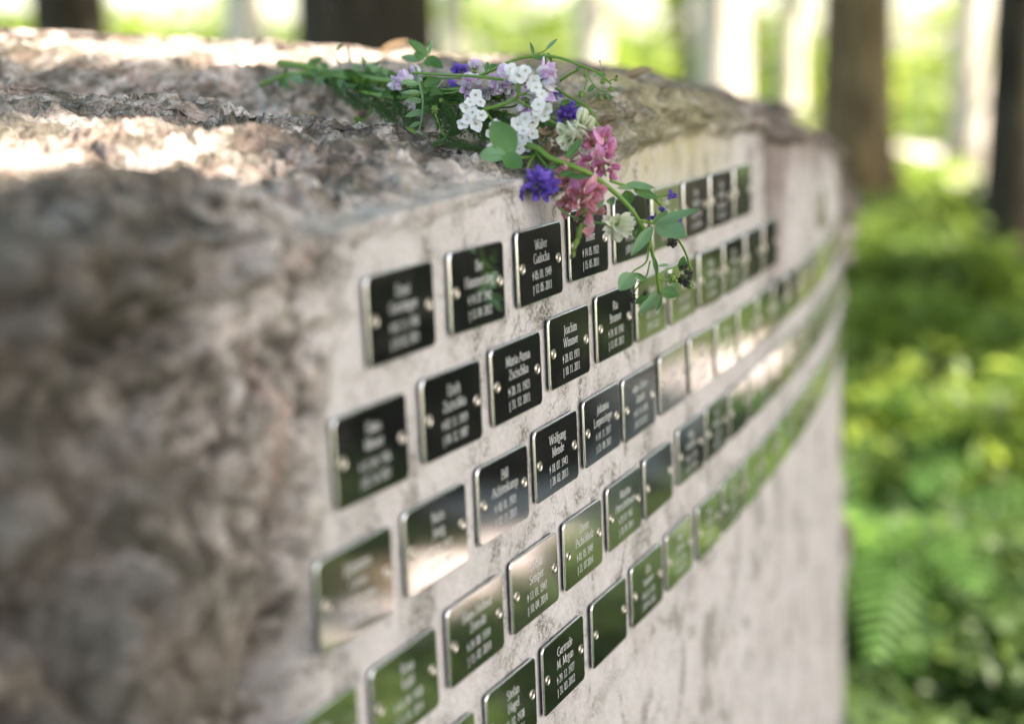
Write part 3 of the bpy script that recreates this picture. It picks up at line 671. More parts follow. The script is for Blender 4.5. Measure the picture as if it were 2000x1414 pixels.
# ------------------------------------------------------------------ background materials
def leaf_mat(name, col, trans, mixf=.45, rough=.5):
    m, nt, out = new_mat(name); N = NT(nt)
    tc = N.n('ShaderNodeTexCoord'); nz = N.noise(tc.outputs['Object'], 1.3, 3, .6); n2 = N.noise(tc.outputs['Object'], 14, 2, .6)
    f = N.math('ADD', N.math('MULTIPLY', nz, .6), N.math('MULTIPLY', n2, .4))
    c1 = N.ramp(f, [(.35, tuple(c*.6 for c in col)), (.5, col), (.65, tuple(min(1, c*1.5) for c in col))])
    c2 = N.ramp(f, [(.35, tuple(c*.6 for c in trans)), (.5, trans), (.65, tuple(min(1, c*1.4) for c in trans))])
    bs = N.n('ShaderNodeBsdfPrincipled'); bs.inputs['Roughness'].default_value = rough; bs.inputs['Specular IOR Level'].default_value = .35; N.l(c1, bs.inputs['Base Color'])
    tr = N.n('ShaderNodeBsdfTranslucent'); N.l(c2, tr.inputs['Color'])
    mx = N.n('ShaderNodeMixShader'); mx.inputs[0].default_value = mixf; N.l(bs.outputs[0], mx.inputs[1]); N.l(tr.outputs[0], mx.inputs[2]); N.l(mx.outputs[0], out.inputs[0]); return m
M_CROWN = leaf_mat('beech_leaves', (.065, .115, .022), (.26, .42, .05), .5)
M_BUSH = leaf_mat('shrub_leaves', (.10, .165, .032), (.42, .56, .10), .5)
M_COVER = leaf_mat('ground_cover_leaves', (.06, .11, .035), (.24, .38, .10), .4)
M_SHADELEAF = leaf_mat('shade_dark_leaves', (.012, .020, .010), (.02, .03, .012), .2)  # near-black leaves carry the deep shade mirrored in the plaques
M_FERN = leaf_mat('fern_fronds', (.08, .18, .045), (.32, .58, .12), .5)
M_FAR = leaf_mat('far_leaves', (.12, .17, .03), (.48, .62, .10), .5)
def bark_mat(name, dark, light, scale):
    m, nt, out = new_mat(name); N = NT(nt)
    tc = N.n('ShaderNodeTexCoord'); v = N.mapping(tc.outputs['Object'], (1, 1, .22)); a = N.noise(v, scale, 6, .65, .4); b = N.noise(tc.outputs['Object'], 1.6, 3, .5)
    c = N.ramp(a, [(.35, dark), (.62, light)]); c = N.mix(N.ramp(b, [(.5, (0, 0, 0)), (.75, (.35, .35, .35))]), c, (light[0]*.62, light[1]*.66, light[2]*.55))
    bs = N.n('ShaderNodeBsdfPrincipled'); bs.inputs['Roughness'].default_value = .9; bs.inputs['Specular IOR Level'].default_value = .15; N.l(c, bs.inputs['Base Color'])
    bu = N.n('ShaderNodeBump'); bu.inputs['Distance'].default_value = .02; N.l(a, bu.inputs['Height']); N.l(bu.outputs[0], bs.inputs['Normal']); N.l(bs.outputs[0], out.inputs[0]); return m
M_OAK = bark_mat('dark_bark', (.018, .015, .010), (.062, .052, .036), 16)
M_BROWNBARK = bark_mat('brown_bark', (.06, .045, .025), (.21, .16, .09), 12)
M_BEECH = bark_mat('pale_bark', (.34, .31, .25), (.55, .52, .45), 5)
def ground_mat():
    m, nt, out = new_mat('forest_floor'); N = NT(nt); tc = N.n('ShaderNodeTexCoord'); ob = tc.outputs['Object']
    a = N.noise(ob, .9, 5, .6, .3); b = N.noise(ob, 9, 6, .7); c_ = N.noise(ob, 55, 4, .7)
    c = N.ramp(b, [(.3, (.045, .032, .018)), (.5, (.11, .075, .042)), (.68, (.20, .14, .085))])
    g = N.ramp(c_, [(.35, (.03, .07, .012)), (.65, (.09, .17, .035))])
    c = N.mix(N.ramp(a, [(.40, (0, 0, 0)), (.56, (1, 1, 1))]), c, g)
    bs = N.n('ShaderNodeBsdfPrincipled'); bs.inputs['Roughness'].default_value = .95; N.l(c, bs.inputs['Base Color'])
    bu = N.n('ShaderNodeBump'); bu.inputs['Distance'].default_value = .03; N.l(N.math('ADD', b, c_), bu.inputs['Height']); N.l(bu.outputs[0], bs.inputs['Normal']); N.l(bs.outputs[0], out.inputs[0]); return m
def gravel_mat():
    m, nt, out = new_mat('sandy_gravel'); N = NT(nt); tc = N.n('ShaderNodeTexCoord'); ob = tc.outputs['Object']
    a = N.noise(ob, 90, 5, .7); b = N.noise(ob, 2.4, 4, .6)
    c = N.mix(N.ramp(b, [(.5, (0, 0, 0)), (.75, (.5, .5, .5))]), N.ramp(a, [(.3, (.42, .37, .36)), (.6, (.66, .60, .59))]), (.22, .17, .13))
    bs = N.n('ShaderNodeBsdfPrincipled'); bs.inputs['Roughness'].default_value = .95; N.l(c, bs.inputs['Base Color'])
    bu = N.n('ShaderNodeBump'); bu.inputs['Distance'].default_value = .008; N.l(a, bu.inputs['Height']); N.l(bu.outputs[0], bs.inputs['Normal']); N.l(bs.outputs[0], out.inputs[0]); return m
# ------------------------------------------------------------------ ground and path
gx = np.concatenate([-np.geomspace(150, 8, 24), np.linspace(-7.5, 14, 60), np.geomspace(15, 150, 24)])
gy = np.concatenate([-np.geomspace(120, 6, 16), np.linspace(-5.5, 24, 80), np.geomspace(25, 220, 28)])
GX, GY = np.meshgrid(gx, gy); nxg, nyg = len(gx), len(gy)
pg = np.c_[GX.ravel(), GY.ravel(), np.zeros(GX.size)]
def gz_of(p):
    d = np.hypot(p[:, 0], p[:, 1]-1.5)
    return (fbm(p*.35, 3, 101)*.10+fbm(p*1.6, 2, 105)*.03)*sstep(d, 1.5, 5)+fbm(p*.03, 2, 107)*1.2*sstep(d, 20, 80)-.02
pg[:, 2] = gz_of(pg)
i = np.arange(nyg-1)[:, None]*nxg; j = np.arange(nxg-1)[None, :]
tag(mesh_np('ground', pg, np.stack([i+j, i+j+1, i+nxg+j+1, i+nxg+j], -1).reshape(-1, 4), ground_mat()), 'brown and mossy forest floor', kind='structure')
pc = spline([(4.6, -6), (3.5, -2), (2.5, .8), (2.28, 2.2), (2.78, 3.6), (3.5, 5.6), (3.0, 7.6), (3.6, 12), (5.2, 17), (6.0, 26), (4, 40)], 14)
Vp = []; Fp = []
for k, c in enumerate(pc):
    t = np.array(pc[min(k+1, len(pc)-1)])-np.array(pc[max(k-1, 0)]); t /= np.linalg.norm(t); nrm = np.array([t[1], -t[0]])
    for q in np.linspace(-1, 1, 7):
        wv_ = ((.17 if k < 54 else .42)+.07*math.sin(k*1.3)+.06*math.sin(k*2.9+q)); x_, y_ = c[0]+nrm[0]*q*wv_, c[1]+nrm[1]*q*wv_; Vp.append((x_, y_, 0))
Vp = np.array(Vp); 
def gz_interp(x, y):
    ix = np.clip(np.searchsorted(gx, x)-1, 0, nxg-2); iy = np.clip(np.searchsorted(gy, y)-1, 0, nyg-2)
    fx_ = (x-gx[ix])/(gx[ix+1]-gx[ix]); fy_ = (y-gy[iy])/(gy[iy+1]-gy[iy]); Z = pg[:, 2].reshape(nyg, nxg)
    return (Z[iy, ix]*(1-fx_)*(1-fy_)+Z[iy, ix+1]*fx_*(1-fy_)+Z[iy+1, ix]*(1-fx_)*fy_+Z[iy+1, ix+1]*fx_*fy_)
Vp[:, 2] = gz_interp(Vp[:, 0], Vp[:, 1])+.018
Fp = [(k*7+q, k*7+q+1, (k+1)*7+q+1, (k+1)*7+q) for k in range(len(pc)-1) for q in range(6)]
po = mesh_np('path', Vp, Fp, gravel_mat()); tag(po, 'pinkish sandy path winding through the wood', kind='structure')
if po.data.polygons[0].normal.z < 0: po.data.flip_normals()

# ------------------------------------------------------------------ leaves
HOLES = []           # (point, radius): gaps cut into the tree crowns to throw sun on these places
def hole(p, r): HOLES.append((Vector(p), r))
def leaf_quads(c, size, up=.5, seed=0, fold=.25):
    """c (n,3) centres -> verts, quads: pointed oval leaves with random tilt"""
    rs = np.random.RandomState(seed); n = len(c)
    nrm = rs.normal(size=(n, 3)); nrm[:, 2] = np.abs(nrm[:, 2])+up*2; nrm /= np.linalg.norm(nrm, axis=1)[:, None]
    a = np.cross(nrm, rs.normal(size=(n, 3))); a /= np.linalg.norm(a, axis=1)[:, None]; b = np.cross(nrm, a)
    s = (size*rs.uniform(.65, 1.3, n))[:, None]
    V = np.stack([c-a*s, c-b*s*.42+nrm*s*fold*.3, c+a*s, c+b*s*.42+nrm*s*fold*.3], 1).reshape(-1, 3)
    return V, np.arange(n*4).reshape(n, 4)
def punch(c):
    """drop leaves that stand in a sun gap"""
    keep = np.ones(len(c), bool); d = np.array(SD)
    for p, r in HOLES:
        v = c-np.array(p); t = v@d; q = np.linalg.norm(v-t[:, None]*d, axis=1)
        keep &= ~((q < r+.09) & (t > .6))
    return c[keep]
def cloud(rs, centre, rad, n, clumps, spread=.35):
    """points in clumps spread through an ellipsoid"""
    cc = rs.normal(size=(clumps, 3)); cc /= np.linalg.norm(cc, axis=1)[:, None]; cc *= rs.uniform(.25, 1, clumps)[:, None]**.6
    k = rs.randint(0, clumps, n); p = cc[k]+rs.normal(size=(n, 3))*spread*.5
    return p*np.array(rad)+np.array(centre)
def trunk_mesh(h, r, seed, flare=1.7, lean=(0, 0), limbs=()):
    rs = random.Random(seed); mb = MB()
    pts = [(lean[0]*t*h+math.sin(t*5+seed)*.02*h*t*.3, lean[1]*t*h, -.15+(h+.15)*t) for t in np.linspace(0, 1, 16)]
    tube(mb, pts, r, r*.55, 18, 0, lambda k: 1+(flare-1)*math.exp(-k*h/.35))
    for (hz, a, L, rr) in limbs:
        b = Vector((lean[0]*hz, lean[1]*hz, hz)); d = Vector((math.cos(a), math.sin(a), .55)).normalized()
        tube(mb, [b, b+d*L*.35, b+d*L*.7+Vector((0, 0, L*.05)), b+d*L+Vector((0, 0, L*.15))], rr, rr*.25, 8)
    return mb
def tree(x, y, h, r, mat, label, crown=None, seed=0, lean=(0, 0), name='tree', group='trees of the wood', crown_share=None):
    z = float(gz_interp(np.array([x]), np.array([y]))[0])
    root = empty(name, (x, y, z)); tag(root, label, 'tree', group)
    rs = random.Random(seed); lim = [(h*rs.uniform(.5, .85), rs.uniform(0, 6.3), rs.uniform(1.2, 2.4), r*.3) for _ in range(6)]
    trunk_mesh(h, r, seed, 1.55, lean, lim).build('trunk', mat, root)
    if crown_share is not None: crown = (700, (3.2, 3.0, 2.6), h*.84, .24, .3, 46)
    if crown:
        n, rad, cz, leaf, up, clumps = crown
        c = cloud(np.random.RandomState(seed+7), (x+lean[0]*h, y+lean[1]*h, z+cz), rad, n, clumps); c = punch(c)
        V_, F_ = leaf_quads(c, leaf, up, seed); V_ = V_-np.array([x, y, z])
        mesh_np('crown', V_, F_, M_CROWN, root, False)
    return root
def gp(px, py, dm, r):
    hole(P(px, py, dm/U), r)
# sun gaps: on the stone
for px, py, dm in [(30, 262, 1.0), (110, 264, 1.0), (190, 268, .95), (30, 292, .95), (110, 292, .94), (190, 295, .93), (260, 285, .92), (310, 278, .94), (30, 320, .85), (110, 325, .84), (180, 322, .82), (240, 310, .89), (40, 350, .76), (120, 348, .745), (40, 380, .74), (95, 368, .74), (10, 405, .74)]: gp(px, py, dm, .005 if py < 327 else -.015)
for px, py, r in [(0, 60, .10), (60, 66, .10), (120, 68, .12), (190, 74, .12), (260, 78, .10), (330, 82, .09), (400, 86, .10), (470, 90, .08), (560, 92, .07), (640, 94, .05), (700, 98, .06), (770, 102, .06), (830, 104, .04)]: gp(px, py, 1.56, r)
# on the ground and undergrowth seen past the stone
for px, py, dm, r in [(1720, 1360, 3.2, .16), (1790, 1400, 3.2, .10), (1960, 1010, 4.4, .28), (1850, 1130, 4.0, .22), (1740, 1090, 3.9, .18), (1900, 1240, 3.7, .15), (1780, 1240, 3.6, .12),
                      (1690, 650, 6.5, .22), (1790, 620, 7, .25), (1850, 690, 6.4, .2), (1740, 560, 8, .2), (1900, 560, 9, .45), (1920, 480, 11, .4), (1800, 460, 11, .5), (1770, 390, 15, .8), (1860, 390, 16, .8),
                      (1755, 30, 14, .45), (1745, 110, 14, .35), (1890, 80, 18, .9), (1890, 190, 18, .9), (1890, 290, 18, .9), (1410, 40, 18, 1.2), (1410, 130, 18, 1.2), (1155, 50, 20, 1), (485, 40, 16, 1),
                      (1990, 1330, 3.5, .12), (1700, 930, 4.6, .10), (1960, 760, 6, .15), (1690, 450, 11, .3), (1960, 880, 5, .12), (1700, 1380, 3.1, .2), (1860, 1330, 3.3, .15), (1930, 1090, 4.0, .25), (1690, 1180, 3.7, .12), (1850, 540, 8.5, .4), (1720, 600, 7.5, .3), (1980, 640, 7, .3)]:
    gp(px, py, dm, r*1.5 if dm < 12 else r)
# on the path beside the stone and at its mirrored places
for x_, y_, r in [(2.35, 2.1, .2), (2.45, 2.75, .2), (2.6, 3.3, .2), (2.4, 1.6, .2), (3.4, 5.7, .15), (3.9, 5.4, .3), (4.4, 6.0, .3), (3.0, 7.5, .35), (3.1, 8.6, .5), (5.3, 7.0, .6),
                (1.35, 1.8, .2), (1.5, 1.4, .2), (1.7, 2.9, .14), (1.0, 3.3, .25), (1.1, 4.2, .3), (1.6, 4.9, .35)]:
    hole((x_, y_, .1), r)
CR = [1, 1]
def px_xy(px, dist):
    v = P(px, 137, dist/U); return v.x, v.y
x_, y_ = px_xy(140, 10); tree(x_, y_, 11, .25, M_OAK, 'dark grey-brown tree trunk at the upper left behind the stone', seed=21, crown_share=CR[0])
x_, y_ = px_xy(720, 6.2); tree(x_, y_, 10, .285, M_OAK, 'broad dark trunk straight behind the stone, above the flower stems', seed=22, crown_share=CR[1])
x_, y_ = px_xy(1675, 13.5); tree(x_, y_, 12, .32, M_BROWNBARK, 'brown trunk with a sunlit right side, right of the stone', seed=23, crown_share=CR[0])
x_, y_ = px_xy(2003, 7.2); tree(x_, y_, 11, .16, M_OAK, 'very dark trunk at the right edge of the picture', seed=24, crown_share=CR[1])
x_, y_ = px_xy(1332, 12); tree(x_, y_, 8, .05, M_OAK, 'thin dark sapling trunk behind the far end of the stone', seed=25, crown_share=None)
x_, y_ = px_xy(1155, 21); tree(x_, y_, 13, .23, M_BEECH, 'pale cream trunk in the sun behind the curling flower stem', seed=26, crown_share=CR[0])
x_, y_ = px_xy(1408, 18); tree(x_, y_, 13, .33, M_BEECH, 'broad white sunlit trunk above the far end of the stone', seed=27, crown_share=CR[1])
x_, y_ = px_xy(1893, 18.5); tree(x_, y_, 13, .22, M_BEECH, 'white sunlit trunk just left of the very dark one', seed=28, crown_share=CR[1])
x_, y_ = px_xy(485, 16); tree(x_, y_, 13, .24, M_BEECH, 'white sunlit trunk at the upper left, left of the broad dark trunk', seed=29, crown_share=CR[0])
x_, y_ = px_xy(1545, 24); tree(x_, y_, 13, .2, M_BEECH, 'pale slim trunk far off, left of the brown trunk', seed=30, crown_share=CR[0])
tree(5.5, 4.3, 9, .5, M_OAK, 'thick dark tree just behind the massive oak, added unseen to darken reflections', seed=33)  # unseen trunks added to darken the reflections in the plaques
tree(5.6, 8.9, 10, .3, M_OAK, 'dark tree past the bend of the path, added unseen to darken reflections', seed=34)
tree(4.9, 10.6, 10, .24, M_OAK, 'dark tree left of the path farther off, added unseen to darken reflections', seed=35)
tree(5.7, 6.9, 11, .2, M_BEECH, 'pale trunk in the sun right of the picture, mirrored in a top plaque', seed=32)
x_, y_ = px_xy(885, 26); tree(x_, y_, 13, .22, M_BEECH, 'pale trunk far off, right of the broad dark trunk', seed=31, crown_share=CR[1])
# trees beside the camera, some mirrored in the plaques, some added unseen for their shade
tree(3.75, 3.95, 8.5, .56, M_OAK, 'massive dark oak beside the path, mirrored in the plaques', (24000, (3.6, 3.6, 2.0), 7.2, .13, .9, 90), 41)
tree(5.4, -2.5, 9, .22, M_OAK, 'unseen oak added on the right to shade the stone', (33000, (3.6, 4.6, 2.0), 7.4, .13, .9, 90), 42)
tree(7.5, 2.45, 10, .20, M_OAK, 'unseen oak added beyond the path to shade the undergrowth', (4200, (1.7, 1.7, 1.3), 7.3, .14, .9, 40), 43)  # small crown placed to throw a dark band on the undergrowth
tree(-1.6, -2.6, 9, .25, M_OAK, 'unseen oak added behind the camera for shade over the stone', (12000, (3.8, 3.8, 1.6), 7.4, .15, .9, 80), 44)
tree(-4.6, 4.2, 9, .22, M_OAK, 'oak left of the stone, outside the picture', (9000, (3.4, 3.4, 1.8), 7.6, .16, .9, 70), 45)
tree(9.5, 11.5, 11, .22, M_OAK, 'oak in the middle distance on the right, outside the picture', (2000, (3.8, 3.8, 2.2), 8.2, .18, .9, 70), 46)
rr_ = random.Random(77)
for k, (hd, dist) in enumerate([(33, 14), (27, 19), (41, 20), (22, 26), (44, 15), (52, 11), (49, 22), (58, 17), (-14, 26), (-22, 18), (31, 30)]):
    tree(math.sin(R(hd))*dist, math.cos(R(hd))*dist, rr_.uniform(10, 13), rr_.uniform(.14, .3), M_BEECH if k % 3 == 0 else M_OAK,
         ['slim', 'straight', 'thick', 'leaning', 'mossy'][k % 5]+' tree of the surrounding wood, %d metres off %s' % (dist, 'on the left' if hd < 0 else 'on the right'), seed=60+k, crown_share=CR[k % 2], lean=(rr_.uniform(-.03, .03), 0))
# ------------------------------------------------------------------ undergrowth
def frond_mesh():
    mb = MB(); pts = spline([(0, 0, 0), (.10, 0, .17), (.28, 0, .30), (.50, 0, .30), (.68, 0, .20)], 7); n = len(pts); tube(mb, pts, .005, .0015, 5)
    for k in range(3, n):
        p = Vector(pts[k]); t = (Vector(pts[min(k+1, n-1)])-Vector(pts[k-1])).normalized(); L = .17*math.sin(math.pi*min(1, (k/n)**.75))**.8+.01; side = Vector((0, 1, 0))
        for off in (0,):
            pp = p+t*.016*off*1.4
            for s_ in (1, -1):
                d = (side*s_+t*.45+Vector((0, 0, -.12))).normalized(); wv_ = t*.0075
                a = pp; m1 = pp+d*L*.5
                mb.add([a-wv_, a+wv_, m1+wv_*.9, pp+d*L, m1-wv_*.9], [(0, 1, 2, 3, 4)])
    return mb.build('frond', M_FERN, None, False)
fo = frond_mesh(); FROND = fo.data; bpy.data.objects.remove(fo)
def fern(px, py, dm, s, label, seed):
    v = P(px, py, dm/U); x_, y_ = v.x, v.y; z_ = float(gz_interp(np.array([x_]), np.array([y_]))[0])
    root = empty('fern', (x_, y_, z_)); tag(root, label, 'fern', 'ferns beside the stone'); rs = random.Random(seed)
    for k in range(9):
        o = bpy.data.objects.new('frond', FROND); link(o, root); q = s*rs.uniform(.75, 1.15); o.scale = (q, q, q*rs.uniform(.8, 1.2)); o.rotation_euler = (rs.uniform(-.2, .2), rs.uniform(-.25, .2), k*.7+rs.uniform(-.2, .2))
for k, (px, dm, s_, lb) in enumerate([(1745, 3.7, .85, 'bright feathery fern close beside the right edge of the stone'), (1850, 3.5, .7, 'low fern at the bottom right, in the sun'), (1960, 4.3, 1.0, 'pale green fern at the right edge, halfway down'),
        (1700, 5.0, 1.0, 'dark fern beside the stone in the shade'), (1830, 5.2, 1.1, 'bluish green fern in the shade at the right'), (1975, 6.4, .8, 'fern at the foot of the very dark trunk'), (1730, 7.0, .7, 'fern in front of the brown trunk'), (1900, 7.6, .7, 'sunlit fern below the white trunk')]):
    fern(px, 900, dm, s_, lb, 300+k)
def shrub(x, y, rad, n, leaf, label, seed, mat=None):
    z = float(gz_interp(np.array([x]), np.array([y]))[0]); root = empty('shrub', (x, y, z)); tag(root, label, 'shrub', 'bushes of the undergrowth')
    rs = np.random.RandomState(seed); c = cloud(rs, (0, 0, rad[2]*.95), rad, n, 16, .5); c = c[c[:, 2] > .02]; V_, F_ = leaf_quads(c, leaf*.55, .25, seed); mesh_np('foliage', V_, F_, mat or M_BUSH, root, False)
    mb = MB(); r2 = random.Random(seed)
    for k in range(6):
        a = r2.uniform(0, 6.3); tube(mb, [(0, 0, -.05), (math.cos(a)*rad[0]*.25, math.sin(a)*rad[1]*.25, rad[2]*.7), (math.cos(a)*rad[0]*.6, math.sin(a)*rad[1]*.6, rad[2]*1.5)], .012, .004, 5)
    mb.build('stem', M_OAK, root)
sh = [(1760, 4.6, (.45, .4, .26), 'low leafy bush beside the stone, a third of the way up the picture'), (1930, 5.0, (.5, .4, .22), 'yellow-green bush at the right edge'), (1870, 6.2, (.6, .5, .27), 'dark bush in deep shade at the right'),
      (1700, 6.6, (.6, .5, .2), 'dark bush in deep shade close to the stone'), (1800, 8.5, (.8, .6, .2), 'mid green bush under the brown trunk'), (1960, 9.5, (.9, .6, .26), 'green bush behind the very dark trunk'), (1700, 10.5, (.9, .7, .10), 'bush hiding the foot of the brown trunk'),
      (1850, 12.5, (1, .8, .10), 'sunlit bush below the white trunk'), (1600, 15, (1, .8, .22), 'bush beyond the far end of the stone'), (1980, 3.9, (.35, .3, .22), 'small bush in the bottom right corner')]
for k, (px, dm, rad, lb) in enumerate(sh):
    x_, y_ = px_xy(px, dm); shrub(x_, y_, rad, int(9000*max(rad)), .05+.012*dm**.6, lb, 500+k)
for k, (hd, dist, rad, lb) in enumerate([(66, 1.5, (.34, .3, .14), 'low bush nearest the camera beside the stone'), (57, 1.75, (.36, .3, .14), 'low sunny bush between stone and path'), (47, 1.9, (.36, .3, .14), 'low bush between stone and path, farther along'), (38, 2.1, (.36, .34, .14), 'low green bush right of the stone just outside the picture'),
        (30, 2.6, (.4, .4, .16), 'low bush near the right edge of the picture'), (23, 3.3, (.45, .45, .18), 'spreading bush low at the right edge'), (62, 5.2, (1, .9, .8), 'tall dark bush beyond the path behind the camera side'), (54, 6.8, (1.3, .9, .9), 'tall dark bush behind the massive oak'), (46, 4.9, (.6, .5, .5), 'dark bush at the foot of the massive oak'), (58, 4.2, (.6, .5, .45), 'dark bush right of the massive oak'), (30, 9.0, (1, .9, .5), 'bush beyond the bend of the path'), (25, 12, (1, .9, .6), 'bush far along the path')]):
    shrub(math.sin(R(hd))*dist, 1.05+math.cos(R(hd))*dist, rad, int(11000*max(rad)), .05, lb, 560+k, M_SHADELEAF if 'dark' in lb or 'bend' in lb else M_COVER)
# ground cover: a scatter of small leaves nobody could count
rs = np.random.RandomState(5); n = 60000
ang = R(1)*rs.uniform(4, 66, n); dd = rs.uniform(1.9**.5, 22**.5, n)**2; c = np.c_[np.sin(ang)*dd, np.cos(ang)*dd, np.zeros(n)]
m_ = fbm(c*.7, 3, 201); c = c[m_ > -.12]
pcx = np.array([q[:2] for q in pc]); dpath = np.min(np.hypot(c[:, None, 0]-pcx[None, :, 0], c[:, None, 1]-pcx[None, :, 1]), 1); c = c[dpath > .55]
c[:, 2] = gz_interp(c[:, 0], c[:, 1])+rs.uniform(.02, .20, len(c))*(1+fbm(c*1.3, 2, 203)); V_, F_ = leaf_quads(c, .045, .7, 9)
tag(mesh_np('ground_cover', V_, F_, M_COVER, None, False), 'leafy ground cover of the forest floor', 'ground cover', kind='stuff')
# far wood: sunlit foliage mass behind everything
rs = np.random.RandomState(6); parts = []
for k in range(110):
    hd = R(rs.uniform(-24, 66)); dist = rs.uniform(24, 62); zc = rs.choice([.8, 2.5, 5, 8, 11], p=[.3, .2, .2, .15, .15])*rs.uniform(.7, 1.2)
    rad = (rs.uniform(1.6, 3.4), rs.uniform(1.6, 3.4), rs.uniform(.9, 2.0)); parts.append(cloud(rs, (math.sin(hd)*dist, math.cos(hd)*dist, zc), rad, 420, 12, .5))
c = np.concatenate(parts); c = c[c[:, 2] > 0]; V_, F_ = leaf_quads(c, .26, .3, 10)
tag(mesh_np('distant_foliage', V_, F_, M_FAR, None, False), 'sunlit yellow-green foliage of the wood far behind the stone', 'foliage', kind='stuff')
#PART_FLOWERS
# ------------------------------------------------------------------ the wild flowers
PXM = 22*U/FPX       # one photograph pixel at the flowers' distance, metres
random.seed(11)
class FB:
    """petal and leaf builder; keeps a 0..1 base-to-tip value per vertex"""
    def __init__(s): s.v = []; s.f = []; s.a = []; s.m = []
    def grid(s, P_, A_, nu, nv, mi=0):
        k = len(s.v); s.v += [tuple(p) for p in P_]; s.a += list(A_)
        for i in range(nv-1):
            for j in range(nu-1):
                s.f.append((k+i*nu+j, k+i*nu+j+1, k+(i+1)*nu+j+1, k+(i+1)*nu+j)); s.m.append(mi)
    def blade(s, base, d, up, L, W, curve=0., cup=.15, a=.8, b=.7, nv=7, mi=0, twist=0., ruffle=0.):
        d = Vector(d).normalized(); up = Vector(up); up = (up-d*up.dot(d)); up = up.normalized() if up.length > 1e-6 else d.orthogonal().normalized()
        P_ = []; A_ = []
        for i in range(nv):
            t = i/(nv-1); side = d.cross(up).normalized(); w_ = W*.5*(math.sin(math.pi*min(1, max(0, t**a)))**b if 0 < t < 1 else .04)
            c = Vector(base)+d*L*t+up*curve*L*t*t
            q = twist*t; sd = side*math.cos(q)+up*math.sin(q); uu = up*math.cos(q)-side*math.sin(q)
            for j, x_ in enumerate((-1, -.5, 0, .5, 1)):
                P_.append(c+sd*w_*x_+uu*(w_*cup*2*abs(x_)**1.5+(ruffle*L*random.uniform(-1, 1) if abs(x_) == 1 else 0))); A_.append(t)
        s.grid(P_, A_, 5, nv, mi)
    def disc(s, c, n, r, cup=.1, seg=8, mi=0, g=1.):
        n = Vector(n).normalized(); a = n.orthogonal().normalized(); b = n.cross(a); k = len(s.v)
        s.v.append(tuple(Vector(c))); s.a.append(0)
        for i in range(seg):
            q = 2*math.pi*i/seg; s.v.append(tuple(Vector(c)+(a*math.cos(q)+b*math.sin(q))*r*random.uniform(.92, 1.06)+n*r*cup)); s.a.append(g)
        for i in range(seg): s.f.append((k, k+1+i, k+1+(i+1) % seg)); s.m.append(mi)
    def ball(s, c, r, d=(0, 0, 1), st=1., seg=7, rings=5, mi=0, g0=0., g1=1.):
        d = Vector(d).normalized(); a = d.orthogonal().normalized(); b = d.cross(a); P_ = []; A_ = []
        for i in range(rings+1):
            th = math.pi*i/rings
            for j in range(seg+1):
                q = 2*math.pi*j/seg; P_.append(Vector(c)+d*(-math.cos(th))*r*st+(a*math.cos(q)+b*math.sin(q))*math.sin(th)*r); A_.append(g0+(g1-g0)*i/rings)
        s.grid(P_, A_, seg+1, rings+1, mi)
    def tube(s, pts, r0, r1, sides=6, mi=0):
        mb = MB(); tube(mb, pts, r0, r1, sides); k = len(s.v); s.v += mb.v; s.f += [tuple(i+k for i in f) for f in mb.f]; n = len(mb.v); s.a += [i/n for i in range(n)]; s.m += [mi]*len(mb.f)
    def build(s, name, mats, parent=None, smooth=True):
        if parent is not None:
            o0 = parent; off = Vector((0, 0, 0))
            while o0 is not None: off += o0.location; o0 = o0.parent
            V_ = [tuple(Vector(p)-off) for p in s.v]
        else: V_ = s.v
        return mesh_np(name, V_, s.f, mats, parent, smooth, s.m, attr=('tip', s.a))
def petal_mat(name, stops, trans=.35, rough=.55, vein=0., scale=900):
    m, nt, out = new_mat(name); N = NT(nt); at = N.n('ShaderNodeAttribute', attribute_name='tip'); tc = N.n('ShaderNodeTexCoord')
    nz = N.noise(tc.outputs['Object'], scale, 3, .6); f = N.math('ADD', at.outputs['Fac'], N.math('MULTIPLY', N.math('SUBTRACT', nz, .5), .35))
    c = N.ramp(f, stops)
    n2 = N.noise(tc.outputs['Object'], 70, 2, .6); c = N.mix(N.math('MULTIPLY', n2, .35), c, N.mix(1., c, (.72, .72, .72), 'MULTIPLY'))
    if vein:
        n3 = N.noise(N.mapping(tc.outputs['Object'], (1, 1, .2), (.4, .7, 0)), 2200, 1, .5); c = N.mix(N.math('MULTIPLY', N.ramp(n3, [(.50, (0, 0, 0)), (.60, (1, 1, 1))]), vein), c, N.mix(1., c, (.5, .25, .35), 'MULTIPLY'))
    bs = N.n('ShaderNodeBsdfPrincipled'); bs.inputs['Roughness'].default_value = rough; bs.inputs['Specular IOR Level'].default_value = .3; N.l(c, bs.inputs['Base Color'])
    tr = N.n('ShaderNodeBsdfTranslucent'); N.l(c, tr.inputs['Color']); mx = N.n('ShaderNodeMixShader'); mx.inputs[0].default_value = trans
    N.l(bs.outputs[0], mx.inputs[1]); N.l(tr.outputs[0], mx.inputs[2]); N.l(mx.outputs[0], out.inputs[0]); return m
M_WHITE = petal_mat('white_petals', [(0, (.66, .70, .56)), (.2, (.82, .83, .80)), (1, (.86, .86, .86))])
M_LILAC = petal_mat('lilac_petals', [(0, (.66, .56, .66)), (.3, (.80, .74, .82)), (.6, (.68, .42, .72)), (1, (.82, .74, .84))])
M_LILAC2 = petal_mat('white_lilac_petals', [(0, (.62, .66, .56)), (.45, (.76, .73, .78)), (.8, (.78, .77, .80)), (1, (.66, .48, .68))])
M_PURPLE = petal_mat('violet_petals', [(0, (.40, .36, .62)), (.4, (.15, .08, .50)), (1, (.34, .22, .76))], vein=.4)
M_PINK = petal_mat('pink_petals', [(0, (.82, .62, .60)), (.35, (.85, .34, .50)), (1, (.84, .46, .74))], vein=.55)
